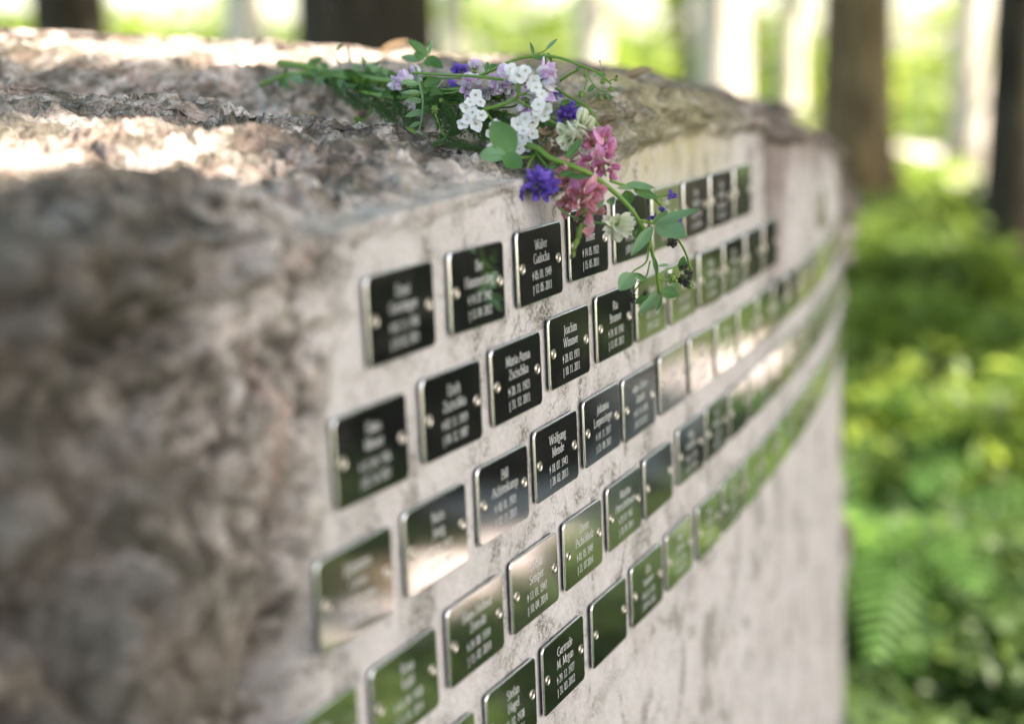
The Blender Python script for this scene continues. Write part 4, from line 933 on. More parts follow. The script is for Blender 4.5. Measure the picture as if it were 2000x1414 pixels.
M_PINK2 = petal_mat('salmon_petals', [(0, (.80, .60, .52)), (.4, (.82, .38, .40)), (1, (.84, .50, .56))], vein=.6)
M_CREAM = petal_mat('cream_petals', [(0, (.34, .48, .16)), (.35, (.74, .78, .54)), (1, (.88, .88, .76))])
M_GREEN = petal_mat('fresh_green_stem', [(0, (.16, .30, .045)), (1, (.13, .26, .04))], .12, .45)
M_LEAF = petal_mat('green_leaf', [(0, (.11, .24, .06)), (.5, (.075, .19, .05)), (1, (.065, .17, .045))], .22, .45, scale=300)
M_LEAFP = petal_mat('pale_blue_green_leaf', [(0, (.22, .36, .17)), (.5, (.19, .35, .17)), (1, (.15, .30, .13))], .25, .6, scale=300)
M_RIB = petal_mat('leaf_rib', [(0, (.20, .34, .14)), (1, (.16, .28, .10))], .1, .5)
M_DEEP = petal_mat('dark_green_leaf', [(0, (.075, .17, .04)), (1, (.055, .14, .03))], .2, .5)
M_BUD = petal_mat('green_bud', [(0, (.11, .20, .04)), (1, (.22, .32, .08))], .1, .6)
M_DARKBUD = petal_mat('dark_bud', [(0, (.12, .16, .05)), (.5, (.03, .03, .02)), (1, (.045, .03, .045))], .05, .7)
M_CENTRE = petal_mat('floret_centre', [(0, (.62, .58, .40)), (1, (.50, .43, .26))], .1, .7)
M_BROWN = petal_mat('withered_petal', [(0, (.22, .15, .08)), (1, (.42, .30, .18))], .2, .7)
TOCAM = Vector((0, -1, .18)).normalized()
FLG = 'wild flowers laid on the stone'
def sprig(name, at_px, label):
    o = empty(name, P(*at_px)); tag(o, label, 'flower' if 'leaf' not in name else 'leaf', FLG); return o
def stem(root, pts, r0, r1, mat=None, sides=7, name='stem', n=7):
    fb = FB(); q = spline([P(*p) for p in pts] if len(pts) > 2 else [P(*pts[0]), (P(*pts[0])+P(*pts[1]))/2+Vector((0, 0, .0006)), P(*pts[1])], n)
    fb.tube(q, r0*PXM, r1*PXM, sides); return fb.build(name, mat or M_GREEN, root)
def leaf(root, b, t, w_, mat=None, cup=.22, curve=0., up=None, a=.85, bb=.75, name='leaf', twist=0.):
    B, T = P(*b), P(*t); d = T-B; fb = FB(); u = Vector(up) if up else TOCAM+Vector((random.uniform(-.4, .4), 0, random.uniform(-.1, .5)))
    fb.blade(B-u.normalized()*curve*0, d, u, d.length, w_*PXM, curve, cup, a, bb, 10, twist=twist); 
    # midrib
    side = d.cross(u).normalized(); un = side.cross(d).normalized()
    rib = [B+(d*k/5)+un*curve*d.length*(k/5)**2+un*.00012 for k in range(6)]
    fb.tube(rib, .55*PXM, .2*PXM, 4, 1)
    if w_ > 16:
        for k in range(1, 9):
            for s_ in (1, -1):
                p0_ = B+d*k/10+un*curve*d.length*(k/10)**2; fb.tube([p0_, p0_+(side*s_*w_*PXM*.36*math.sin(math.pi*k/10))+d*.07+un*w_*PXM*cup*.28], .22*PXM, .1*PXM, 3, 1)
    return fb.build(name, [mat or M_LEAF, M_RIB], root)
def floret(fb, c, nrm, r):
    nrm = Vector(nrm).normalized(); a = nrm.orthogonal().normalized(); b = nrm.cross(a); ph = random.uniform(0, 6)
    k = random.choice((5, 5, 5, 4))
    for i in range(k):
        q = ph+2*math.pi*i/k; d = a*math.cos(q)+b*math.sin(q)
        fb.blade(c, d+nrm*random.uniform(-.05, .25), nrm, r*random.uniform(.86, 1.08), r*1.08, random.uniform(-.2, .1), .05, .66, .40, 7, 0, random.uniform(-.2, .2))
    for i in range(9):
        q = random.uniform(0, 6.3); rr_ = r*.16*random.random()**.5
        fb.ball(c+(a*math.cos(q)+b*math.sin(q))*rr_+nrm*r*.10, r*.065, nrm, 1.2, 5, 4, 1)
def yarrow(root, fl, d, name='flower_head'):
    for (px, py, r) in fl:
        fb = FB(); dd = d+random.uniform(-.15, .15); c = P(px, py, dd)
        n_ = (TOCAM+Vector((random.uniform(-.5, .5), random.uniform(-.2, .2), random.uniform(-.3, .5)))).normalized()
        floret(fb, c, n_, r*PXM*1.08)
        fb.ball(c-n_*r*PXM*.35, r*PXM*.26, n_, 1.3, 6, 4, 2); o = fb.build('floret', [M_WHITE, M_CENTRE, M_BUD], root)
def pea(fb, base, d, up, L, mi=0, mb=0, mc=1):
    """a pea flower: banner, two wings and a keel on a small calyx"""
    L = L*1.06; d = Vector(d).normalized(); up = Vector(up); side = d.cross(up).normalized(); up = side.cross(d).normalized()
    fb.blade(base+d*L*.12, (d*.75+up*.65), up*.8-d*.5, L*.88, L*.92, .28, .20, .72, .5, 7, mb, random.uniform(-.2, .2))
    for s_ in (1, -1): fb.blade(base+d*L*.12, d+side*s_*.16+up*.1, side*s_+up*.2, L*.86, L*.46, -.10, .3, .8, .6, 6, mi)
    fb.ball(base+d*L*.52-up*L*.05, L*.13, d, 2.7, 7, 6, mi)
    fb.ball(base+d*L*.06, L*.11, d, 1.7, 6, 5, mc)
def pea_head(root, px, py, d, r, n, axis, mats, L=None, name='flower_head', spread=1.1, up=(0, 0, 1)):
    """a cluster of pea flowers, each a petal mesh of its own under the head"""
    c = P(px, py, d); axis = Vector(axis).normalized(); R_ = r*PXM; L = (L or r*.75)*PXM
    head = FB(); head.ball(c, R_*.22, axis, 1.2, 7, 5, 0); h = head.build(name, [M_BUD], root)
    fb = FB()
    for i in range(n):
        v = Vector((random.gauss(0, 1), random.gauss(0, 1), random.gauss(0, 1))).normalized(); v = (v*spread+axis).normalized()
        fb.tube([c, c+v*R_*.35], R_*.03, R_*.025, 5, 2); pea(fb, c+v*R_*.33, v+Vector((0, 0, -.12)), up, L*random.uniform(.8, 1.12), random.choice((0, 1)), random.choice((0, 1)), 2)
    fb.build('petals', [mats[0], mats[1], M_BUD], h); return h
def bud(root, px, py, d, r, mat, n=26, name='bud', spiky=1.3, axis=(0, 0, -1)):
    c = P(px, py, d); fb = FB(); R_ = r*PXM; axis = Vector(axis).normalized(); fb.ball(c, R_*.6, axis, 1.1, 8, 6, 0)
    for i in range(n):
        v = Vector((random.gauss(0, 1), random.gauss(0, 1), random.gauss(0, 1))).normalized(); v = (v+axis*.3).normalized()
        fb.ball(c+v*R_*.62, R_*.17, v+axis*.5, 1.4*spiky, 5, 4, 0)
    return fb.build(name, mat, root)
def feather(root, pts, w_, mat=None, name='feathery_leaf', r=1.2):
    q = spline([P(*p) for p in pts], 9); fb = FB(); fb.tube(q, r*PXM, r*.4*PXM, 5); n = len(q)
    for i in range(1, n):
        t = Vector(q[i])-Vector(q[i-1]); tl_ = t.length; t.normalize(); W_ = w_*PXM*math.sin(math.pi*(.12+.85*i/n))
        for k in range(6):
            p = Vector(q[i-1])+t*tl_*random.random(); v = Vector((random.gauss(0, 1), random.gauss(0, 1), random.gauss(0, 1))); v = (v-t*v.dot(t)).normalized(); d_ = (v+t*.8).normalized()
            e_ = p+d_*W_*random.uniform(.5, 1); fb.tube([p, e_], .55*PXM, .22*PXM, 4)
            for m_ in range(3):
                s_ = p+(e_-p)*random.uniform(.35, .95); fb.tube([s_, s_+(d_+Vector((random.gauss(0, .6), random.gauss(0, .6), random.gauss(0, .6)))).normalized()*W_*.28], .45*PXM, .2*PXM, 3)
    return fb.build(name, mat or M_DEEP, root)
# ---- yarrow
y1 = sprig('yarrow_sprig', (925, 215, 21.5), 'white yarrow cluster lying left of the big oval clover leaf')
yarrow(y1, [(929, 186, 13), (909, 212, 13), (924, 220, 13), (912, 234, 12), (929, 243, 16), (938, 200, 11), (903, 243, 11), (941, 226, 11), (918, 200, 11)], 21.4)
stem(y1, [(938, 196, 21.5), (946, 215, 21.6), (962, 236, 21.8), (975, 250, 22.2)], 2.4, 2.6); stem(y1, [(935, 214, 21.5), (948, 222, 21.6), (960, 236, 21.8)], 1.5, 2)
y2 = sprig('yarrow_sprig', (1013, 160, 21.0), 'white yarrow with a forked green stem at the top of the bunch')
yarrow(y2, [(1013, 147, 17), (998, 136, 14), (1026, 139, 13), (1004, 152, 12), (1044, 158, 13), (1047, 172, 13), (1058, 184, 11), (1052, 205, 14), (1068, 213, 13), (1064, 228, 11), (1038, 167, 11), (1050, 216, 11)], 21.0)
stem(y2, [(946, 214, 21.4), (975, 207, 21.3), (1000, 197, 21.2), (1012, 184, 21.1), (1013, 158, 21.0)], 3.6, 3.4); stem(y2, [(1012, 186, 21.1), (1026, 182, 21), (1042, 170, 21)], 2.2, 1.6)
stem(y2, [(1012, 187, 21.1), (1035, 186, 21), (1052, 200, 21)], 2.0, 1.5); stem(y2, [(1006, 195, 21.2), (1030, 207, 21.2), (1046, 216, 21.2)], 2.2, 1.6)
y3 = sprig('yarrow_sprig', (1015, 260, 21.2), 'white yarrow cluster right of the big oval clover leaf')
yarrow(y3, [(1011, 244, 16), (1026, 232, 13), (1040, 240, 14), (1047, 230, 11), (1000, 256, 12), (1021, 270, 13), (1031, 284, 13), (1040, 262, 13), (1014, 292, 13), (1004, 305, 10), (1022, 256, 12), (968, 244, 11), (957, 262, 10), (962, 288, 11)], 21.3)
stem(y3, [(1010, 255, 21.6), (1000, 280, 22), (985, 300, 22.4)], 2.4, 2.8)
y4 = sprig('yarrow_sprig', (850, 214, 22.0), 'green unopened yarrow bud on a feathery stem, left part of the bunch')
bud(y4, 850, 214, 22, 11, M_BUD, 20); bud(y4, 862, 196, 22, 6, M_BUD, 12); stem(y4, [(850, 222, 22), (858, 245, 21.8), (870, 270, 21.6)], 2, 1.6)
feather(y4, [(852, 225, 22), (860, 250, 21.8), (872, 272, 21.6)], 20); feather(y4, [(866, 196, 22), (880, 222, 21.9), (905, 250, 21.8)], 18); feather(y4, [(872, 268, 21.5), (855, 280, 21.4), (842, 286, 21.3)], 10, M_LEAF)
feather(y3, [(930, 190, 22.4), (960, 196, 22.3), (1000, 180, 22.2)], 26); 
# ---- crown vetch
cv = [((915, 168, 22.0), 26, 9, 'pale crown vetch head crossed by a straight green stem', (.1, -1, -.1)), ((952, 172, 22.1), 22, 7, 'lilac crown vetch head between two white yarrow clusters', (.1, -1, -.5)),
      ((985, 160, 21.9), 30, 10, 'white and lilac crown vetch head at the crest of the bunch', (0, -1, .3)), ((1028, 195, 22.0), 28, 8, 'deep lilac crown vetch head behind the forked stem', (.1, -1, -.5)),
      ((1050, 150, 21.6), 34, 8, 'crown vetch head with long pink-lilac petals pointing right', (1, -.35, .15)), ((788, 168, 23.6), 28, 8, 'blurred pale crown vetch head at the left of the bunch', (-.2, -1, .1))]
for (pos, r, n, lab, ax_) in cv:
    o = sprig('crown_vetch_sprig', pos, lab); px, py, d = pos
    pea_head(o, px, py, d, r, n, ax_, (M_LILAC, M_LILAC2), r*.98, spread=.85)
    stem(o, [(px, py, d+.1), (px-30, py+14, d+.5), (px-80, py+16, d+1.2)], 2, 2.4)
o = sprig('crown_vetch_sprig', (1055, 190, 21.8), 'single pink-lilac vetch petal drooping right of the yarrow'); fb = FB(); pea(fb, P(1055, 182, 21.8), (1, -.2, -.6), (0, 0, 1), 34*PXM, 0, 0, 2); fb.build('petals', [M_LILAC, M_LILAC2, M_BUD], o)
for (pos, r, n, lab, ax_) in [((968, 186, 22.5), 24, 8, 'lilac crown vetch head deep between the white clusters', (0, -1, -.1)), ((1012, 172, 22.3), 24, 8, 'lilac crown vetch head just below the topmost white florets', (.2, -1, .1)), ((812, 150, 23.8), 18, 6, 'small pale vetch head beside the pale compound leaf', (.1, -1, .3)), ((928, 140, 22.6), 18, 6, 'pale vetch head at the crest left of the arching stem', (0, -.8, .6))]:
    o = sprig('crown_vetch_sprig', pos, lab); px, py, d = pos; pea_head(o, px, py, d, r, n, ax_, (M_LILAC, M_LILAC2), r*1.05, spread=.8); stem(o, [(px, py, d+.1), (px-30, py+12, d+.5), (px-80, py+14, d+1.1)], 2, 2.4)
fl_ = sprig('leafy_sprig', (1000, 215, 22.6), 'green leaves showing between the flowers in the middle of the bunch'); _r = random.Random(8)
for k in range(46):
    bx, by = _r.uniform(860, 1110), _r.uniform(165, 262); dd_ = 22.4+_r.uniform(0, .7)
    if by < 190 and bx > 1050: continue
    leaf(fl_, (bx, by, dd_), (bx+_r.uniform(-34, 34), by+_r.uniform(-20, 30), dd_-_r.uniform(0, .5)), _r.uniform(9, 19), _r.choice((M_LEAF, M_LEAF, M_DEEP, M_LEAFP)), .2)
stem(fl_, [(880, 200, 22.8), (960, 215, 22.7), (1040, 235, 22.6), (1100, 255, 22.5)], 2.4, 2)
# ---- alfalfa (violet)
def alfalfa(px, py, d, r, n, lab, ax_, st=None, L=None):
    o = sprig('alfalfa_sprig', (px, py, d), lab); pea_head(o, px, py, d, r, n, ax_, (M_PURPLE, M_PURPLE), L or r*.8, spread=1.25)
    if st: stem(o, st, 2.6, 2.2)
    return o
alfalfa(1056, 362, 20.9, 40, 26, 'large violet alfalfa head resting on the stone edge above the plaques', (0, -.7, .1), [(1032, 338, 20.9), (1033, 320, 21.0), (1046, 302, 21.2), (1052, 290, 21.4)], 24)
alfalfa(1018, 376, 20.8, 12, 4, 'small violet flower left of the large violet head', (-.5, -.8, -.1), [(1018, 376, 20.8), (1032, 370, 20.9), (1045, 368, 21)], 17)
alfalfa(1112, 228, 22.4, 38, 20, 'violet alfalfa head behind the white pea flowers', (0, -.8, .2), [(1105, 240, 22.6), (1085, 235, 22.4), (1065, 222, 22.2)], 22)
alfalfa(900, 140, 23.0, 14, 6, 'small violet flower at the crest of the bunch, left side', (-.3, -.6, .6), [(902, 150, 23), (915, 175, 22.8), (925, 190, 22.6)], 18)
alfalfa(882, 172, 23.0, 13, 6, 'dark violet flower half hidden behind the straight green stem', (0, -.6, -.3), [(882, 172, 23), (860, 180, 23.2), (840, 185, 23.4)], 16)
alfalfa(1088, 186, 22.0, 9, 4, 'tiny violet flower beside the drooping pink-lilac petal', (.8, -.5, -.1), [(1086, 186, 22), (1070, 200, 22.1), (1060, 215, 22.2)], 12)
# ---- white pea flowers
w1 = sprig('white_pea_sprig', (1130, 248, 21.2), 'white pea flowers standing above the pink head')
fb = FB()
for (bx, by, tx_, ty_, L) in [(1118, 258, 1090, 248, 34), (1118, 262, 1092, 278, 36), (1128, 252, 1124, 238, 18), (1130, 250, 1140, 215, 34), (1140, 256, 1157, 232, 30), (1142, 258, 1160, 250, 20), (1125, 268, 1118, 288, 26), (1112, 268, 1104, 292, 22)]:
    b_, t_ = P(bx, by, 21.2), P(tx_, ty_, 21.0); pea(fb, b_, t_-b_, TOCAM, (t_-b_).length*1.15, 0, 0, 1)
fb.build('petals', [M_CREAM, M_BUD], w1); stem(w1, [(1132, 256, 21.2), (1110, 252, 21.4), (1080, 240, 21.6), (1056, 226, 21.8)], 2.4, 3.4)
w2 = sprig('withered_pea_sprig', (1060, 262, 21.6), 'withered brownish pea flowers in the middle of the bunch'); fb = FB()
for (bx, by, tx_, ty_) in [(1066, 250, 1058, 272), (1075, 258, 1090, 268), (1058, 285, 1080, 300), (1088, 272, 1096, 292)]:
    b_, t_ = P(bx, by, 21.6), P(tx_, ty_, 21.6); pea(fb, b_, t_-b_, TOCAM, (t_-b_).length*1.2, 0, 0, 0)
fb.build('petals', [M_BROWN], w2); stem(w2, [(1070, 255, 21.7), (1080, 270, 21.7), (1095, 285, 21.7), (1090, 300, 21.8)], 2, 1.8)
# ---- sainfoin (pink)
def sainfoin(lab, fl, spine, d, mats, L=32):
    o = sprig('sainfoin_sprig', (spine[0][0], spine[0][1], d), lab); stem(o, spine, 2.4, 1.8)
    for (px, py, ax_) in fl:
        fb = FB(); c = P(px, py, d+random.uniform(-.35, .25)); v = Vector(ax_)+Vector((random.uniform(-.3, .3), random.uniform(-.5, 0), random.uniform(-.3, .3)))
        v.normalize(); k = random.uniform(.85, 1.2); pea(fb, c-v*L*k*PXM*.45, v, Vector((random.uniform(-.6, .6), -.8, random.uniform(.2, 1))), L*k*PXM, 0, random.choice((0, 1)), 2)
        fb.build('petals', [mats[0], mats[1], M_BUD], o)
    return o
sainfoin('upper pink sainfoin head hanging over the stone edge', [(1185, 262, (.3, -.5, .9)), (1150, 285, (-.6, -.7, .3)), (1186, 284, (.8, -.5, .3)), (1160, 302, (-.4, -.8, -.2)), (1146, 310, (-.8, -.5, -.2)), (1188, 302, (.7, -.6, 0)), (1164, 318, (-.6, -.7, -.5)),
    (1200, 325, (1, -.4, -.1)), (1136, 318, (-.8, -.4, -.6)), (1196, 342, (.5, -.5, -.8)), (1180, 290, (.1, -1, .3)), (1172, 334, (0, -.6, -.8)), (1155, 268, (-.3, -.6, .6))], [(1168, 270, 21.4), (1172, 295, 21.2), (1178, 320, 21.1), (1184, 345, 21.1)], 21.1, (M_PINK, M_PINK))
sainfoin('lower salmon pink sainfoin head in front of the top plaques', [(1110, 328, (-.5, -.7, .2)), (1128, 345, (-.3, -.9, .2)), (1100, 355, (-.8, -.6, 0)), (1135, 370, (0, -1, .2)), (1112, 376, (-.6, -.8, 0)), (1155, 362, (.4, -.6, -.5)), (1140, 395, (.1, -.8, -.6)),
    (1155, 402, (.4, -.7, -.7)), (1120, 400, (-.4, -.7, -.6)), (1108, 412, (-.5, -.5, -.9)), (1160, 385, (.8, -.5, 0)), (1170, 410, (.7, -.5, -.6)), (1130, 420, (-.1, -.5, -1)), (1150, 340, (.2, -.5, .6)), (1172, 372, (.7, -.6, .3)), (1125, 388, (-.2, -1, 0)), (1148, 425, (.2, -.4, -1)), (1102, 395, (-.8, -.5, -.3))],
    [(1150, 320, 21.5), (1146, 360, 21.3), (1140, 400, 21.2), (1132, 440, 21.1)], 21.2, (M_PINK2, M_PINK), 36)
bt = sprig('sainfoin_bud_spike', (1130, 455, 21.1), 'olive green bud spike hanging below the salmon pink head'); fb = FB()
for k in range(34):
    t = k/33; c = P(1140-22*t+random.uniform(-6, 6)*(1-.5*t), 425+76*t, 21.1+random.uniform(-.12, .12)); fb.ball(c, 4.6*PXM*(1-.35*t), Vector((-.35+random.uniform(-.5, .5), random.uniform(-.4, .4), -1)), 2.0, 6, 5, random.choice((0, 0, 1)))
fb.build('bud_spike', [M_BUD, M_DARKBUD], bt); fb = FB(); pea(fb, P(1146, 440, 21.1), (.1, 0, -1), TOCAM, 26*PXM, 0, 0, 1); fb.build('petals', [M_PINK2, M_BUD], bt)
stem(bt, [(1142, 405, 21.2), (1138, 440, 21.1), (1122, 490, 21.1)], 2, 1)
# ---- white clover
cl = sprig('white_clover', (1208, 440, 21.4), 'white clover head hanging in front of the plaques on a thin curved stem')
c = P(1206, 440, 21.4); head = FB(); head.ball(c, 8*PXM, (0, 0, 1), 1.2, 8, 6, 0); h = head.build('flower_head', [M_BUD], cl); fb = FB()
for k in range(58):
    v = Vector((random.gauss(.25, 1), random.gauss(-.3, 1), random.gauss(0, 1))).normalized(); dd = (v+Vector((.35, 0, -.25))).normalized()
    L = random.uniform(19, 29)*PXM; fb.blade(c+v*7*PXM, dd, TOCAM, L, L*.55, random.uniform(-.15, .15), .32, .9, .6, 6, 0)
fb.build('petals', [M_CREAM], h); stem(cl, [(1092, 406, 20.9), (1110, 420, 20.9), (1140, 431, 21), (1170, 436, 21.2), (1196, 440, 21.4)], 2.6, 2.2, M_LEAF)
for (a_, b_) in [((1222, 428), (1236, 452)), ((1230, 440), (1243, 470))]:
    leaf(cl, (*a_, 21.5), (*b_, 21.5), 7, M_BUD, .4, name='bract')
# ---- the long hanging alfalfa stem
g = sprig('alfalfa_branch', (1120, 325, 20.9), 'thick fresh green stem arching over the edge and hanging in front of the plaques')
stem(g, [(985, 278, 21.9), (1045, 288, 21.2), (1075, 309, 20.9), (1120, 326, 20.8), (1160, 345, 20.9), (1200, 376, 21.0), (1228, 404, 21.1), (1247, 430, 21.2), (1266, 468, 21.4), (1280, 520, 21.6), (1288, 572, 21.8)], 6.2, 3.0, None, 9, n=8)
stem(g, [(1192, 353, 21.0), (1225, 364, 21.2), (1258, 374, 21.4), (1286, 396, 21.6), (1306, 425, 21.8), (1320, 460, 22), (1338, 492, 22.2), (1350, 528, 22.3)], 3.2, 2.2)
stem(g, [(1247, 430, 21.2), (1262, 434, 21.2), (1278, 437, 21.2)], 3, 2.4)
stem(g, [(1268, 480, 21.4), (1262, 512, 21.5), (1240, 528, 21.5), (1234, 534, 21.5)], 2, 1.5); stem(g, [(1270, 510, 21.5), (1262, 540, 21.6), (1246, 560, 21.7), (1236, 572, 21.8)], 1.8, 1.4)
stem(g, [(1284, 545, 21.7), (1300, 528, 21.8), (1322, 522, 22)], 1.8, 1.4); stem(g, [(1284, 540, 21.7), (1296, 548, 21.8), (1312, 545, 21.9)], 1.8, 1.4); stem(g, [(1262, 374, 21.4), (1285, 384, 21.4), (1302, 381, 21.4)], 2, 1.6)
for b_, t_, w_, m_, cu in [((1222, 360, 21.2), (1280, 368, 21.2), 15, M_LEAFP, .25), ((1238, 372, 21.3), (1286, 388, 21.4), 20, M_LEAF, .2), ((1205, 368, 21.1), (1244, 368, 21.2), 9, M_LEAFP, .3), ((1222, 372, 21.3), (1228, 402, 21.4), 28, M_LEAF, .1),
        ((1280, 436, 21.2), (1366, 409, 20.9), 19, M_LEAFP, .25), ((1282, 440, 21.2), (1342, 462, 20.9), 42, M_LEAFP, .18), ((1276, 442, 21.2), (1232, 500, 21.1), 22, M_LEAFP, .22), ((1270, 440, 21.3), (1305, 412, 21.4), 12, M_LEAF, .3), ((1252, 436, 21.3), (1250, 480, 21.4), 18, M_LEAF, .2),
        ((1236, 534, 21.5), (1210, 568, 21.4), 34, M_LEAFP, .15), ((1236, 534, 21.5), (1264, 550, 21.6), 12, M_LEAF, .3), ((1288, 568, 21.8), (1246, 616, 21.8), 19, M_LEAFP, .3), ((1290, 568, 21.8), (1326, 577, 21.8), 26, M_LEAF, .15), ((1268, 574, 21.7), (1240, 594, 21.8), 14, M_LEAF, .2),
        ((1276, 500, 21.5), (1284, 538, 21.6), 10, M_LEAF, .2), ((1290, 576, 21.8), (1282, 608, 21.8), 12, M_LEAF, .2), ((1304, 566, 21.9), (1326, 552, 21.9), 10, M_LEAFP, .3), ((1286, 520, 21.7), (1306, 517, 21.8), 7, M_LEAFP, .2), ((1336, 500, 22.1), (1328, 530, 22.2), 14, M_LEAF, .2)]:
    leaf(g, b_, t_, w_, m_, cu, up=TOCAM+Vector((0, 0, .3)))
for (px, py, d, r) in [(1232, 581, 21.8, 13), (1312, 474, 22, 12), (1334, 517, 22.2, 12), (1337, 546, 22.2, 16), (1345, 534, 22.3, 11), (1260, 572, 21.7, 6)]: bud(g, px, py, d, r, M_DARKBUD, 30, spiky=1.7)
bud(g, 1313, 543, 21.9, 13, M_BUD, 34, spiky=1.8); bud(g, 1348, 558, 22.3, 9, M_BUD, 22, spiky=1.6)
fb = FB()
for (px, py, ax_, L) in [(1302, 381, (1, -.2, -.1), 22), (1300, 412, (-.6, -.3, .3), 18), (1284, 424, (-1, -.3, -.1), 18), (1322, 432, (.6, -.3, -.6), 16), (1296, 418, (-.3, -.6, .8), 14)]: pea(fb, P(px, py, 21.5), ax_, TOCAM, L*PXM, 0, 0, 1)
fb.build('petals', [M_PURPLE, M_BUD], g)
for b_, t_, w_, m_ in [((1150, 305, 20.8), (1137, 268, 20.9), 0, 0)]: pass
g2 = sprig('clover_leaf', (1110, 345, 20.8), 'narrow green leaves lying across the two pink heads')
for b_, t_, w_, m_ in [((1104, 310, 20.8), (1138, 272, 20.8), 16, M_LEAF), ((1092, 342, 20.8), (1124, 336, 20.7), 12, M_LEAF), ((1108, 344, 20.8), (1152, 346, 20.7), 11, M_LEAF), ((1068, 332, 20.9), (1098, 318, 20.9), 11, M_LEAF), ((1155, 423, 20.9), (1182, 388, 20.8), 9, M_LEAFP), ((1190, 388, 21.1), (1200, 402, 21), 18, M_LEAFP)]: leaf(g2, b_, t_, w_, m_, .3, up=TOCAM)
stem(g2, [(1048, 300, 21.2), (1062, 318, 21), (1078, 336, 20.9), (1095, 343, 20.8)], 2.2, 1.6)
# ---- arching sprig with small round buds
a = sprig('alfalfa_branch', (1090, 114, 21.8), 'thin arching stem with small round green buds above the bunch')
stem(a, [(930, 152, 22.3), (965, 136, 22.1), (1005, 118, 22), (1045, 110, 21.9), (1090, 113, 21.8), (1130, 127, 21.7), (1165, 141, 21.7), (1184, 156, 21.7), (1194, 166, 21.7)], 3.6, 1.8, None, 8)
stem(a, [(1094, 158, 21.9), (1112, 146, 21.8), (1134, 134, 21.7)], 3.0, 2.4); stem(a, [(1142, 134, 21.7), (1146, 155, 21.7), (1141, 176, 21.7)], 1.6, 1.3); stem(a, [(1143, 135, 21.7), (1155, 160, 21.7), (1170, 176, 21.7), (1186, 180, 21.7)], 1.5, 1)
stem(a, [(1176, 146, 21.7), (1174, 132, 21.7), (1172, 121, 21.7)], 1.2, .7); stem(a, [(1040, 110, 21.9), (1060, 102, 21.9), (1068, 96, 21.9)], 1.6, 1); stem(a, [(1042, 112, 21.9), (1034, 122, 21.9), (1030, 130, 21.9)], 1.2, .8); stem(a, [(1190, 160, 21.7), (1200, 156, 21.7)], 1.4, 1)
for b_, t_, w_, m_ in [((1042, 108, 21.9), (1035, 82, 21.9), 7, M_LEAF), ((1066, 98, 21.9), (1089, 76, 21.9), 8, M_LEAFP), ((1042, 110, 21.9), (1062, 120, 21.8), 11, M_LEAF), ((1062, 104, 21.9), (1064, 128, 21.8), 8, M_LEAF), ((1069, 103, 21.9), (1077, 124, 21.8), 8, M_LEAF), ((1136, 136, 21.7), (1124, 134, 21.7), 7, M_LEAF),
        ((1158, 150, 21.7), (1172, 144, 21.7), 6, M_LEAFP), ((1162, 166, 21.7), (1147, 180, 21.7), 10, M_LEAF), ((1168, 180, 21.7), (1165, 194, 21.7), 8, M_LEAF), ((1175, 184, 21.7), (1177, 198, 21.7), 6, M_BUD), ((1182, 182, 21.7), (1193, 197, 21.7), 7, M_LEAF), ((1146, 148, 21.7), (1138, 150, 21.7), 7, M_LEAF), ((1172, 143, 21.7), (1184, 150, 21.7), 7, M_LEAF), ((948, 140, 22.1), (953, 121, 22.1), 9, M_LEAF), ((955, 138, 22.2), (972, 128, 22.2), 16, M_LEAF)]: leaf(a, b_, t_, w_, m_, .25)
for (px, py, r) in [(1136, 185, 9), (1177, 159, 8), (1194, 174, 8), (1203, 155, 6)]: bud(a, px, py, 21.7, r, M_BUD, 26, spiky=1.2)
bud(a, 1204, 150, 21.7, 4, M_DARKBUD, 10); bud(a, 1172, 120, 21.7, 3, M_BUD, 8)
k_ = sprig('bare_flower_stem', (1140, 205, 21.8), 'bare curved stem bending down at the right of the bunch'); stem(k_, [(1062, 165, 22.2), (1086, 173, 22), (1112, 190, 21.9), (1142, 206, 21.8), (1160, 228, 21.7), (1166, 250, 21.6), (1162, 274, 21.5)], 2.6, 3.4, None, 8)
leaf(k_, (1095, 205, 22.2), (1116, 198, 22.2), 13, M_LEAF); leaf(k_, (1120, 205, 22.3), (1134, 208, 22.3), 14, M_LEAF)
k2 = sprig('bare_flower_stem', (900, 150, 21.9), 'straight thin stem lying level across the crown vetch'); stem(k2, [(806, 143, 22.8), (860, 146, 22.3), (920, 149, 21.6), (982, 156, 21.3)], 2.6, 3.0, None, 8)
# ---- big clover leaf
tr_ = sprig('clover_leaf', (990, 298, 20.7), 'large dark green three-part clover leaf lying on the stone edge')
leaf(tr_, (1004, 304, 20.7), (960, 238, 20.7), 52, M_LEAF, .16, .04, up=TOCAM+Vector((.15, 0, .15)), a=1., bb=.75); leaf(tr_, (990, 305, 20.6), (936, 302, 20.6), 34, M_LEAFP, .14, -.04, up=TOCAM+Vector((0, 0, .5)), a=1., bb=.7); leaf(tr_, (982, 305, 20.5), (1020, 326, 20.4), 34, M_LEAF, .14, -.05, up=TOCAM+Vector((-.2, 0, .4)), a=1., bb=.7)
stem(tr_, [(990, 300, 20.9), (1012, 308, 21), (1038, 306, 21.2), (1050, 296, 21.3)], 2.6, 2.4)
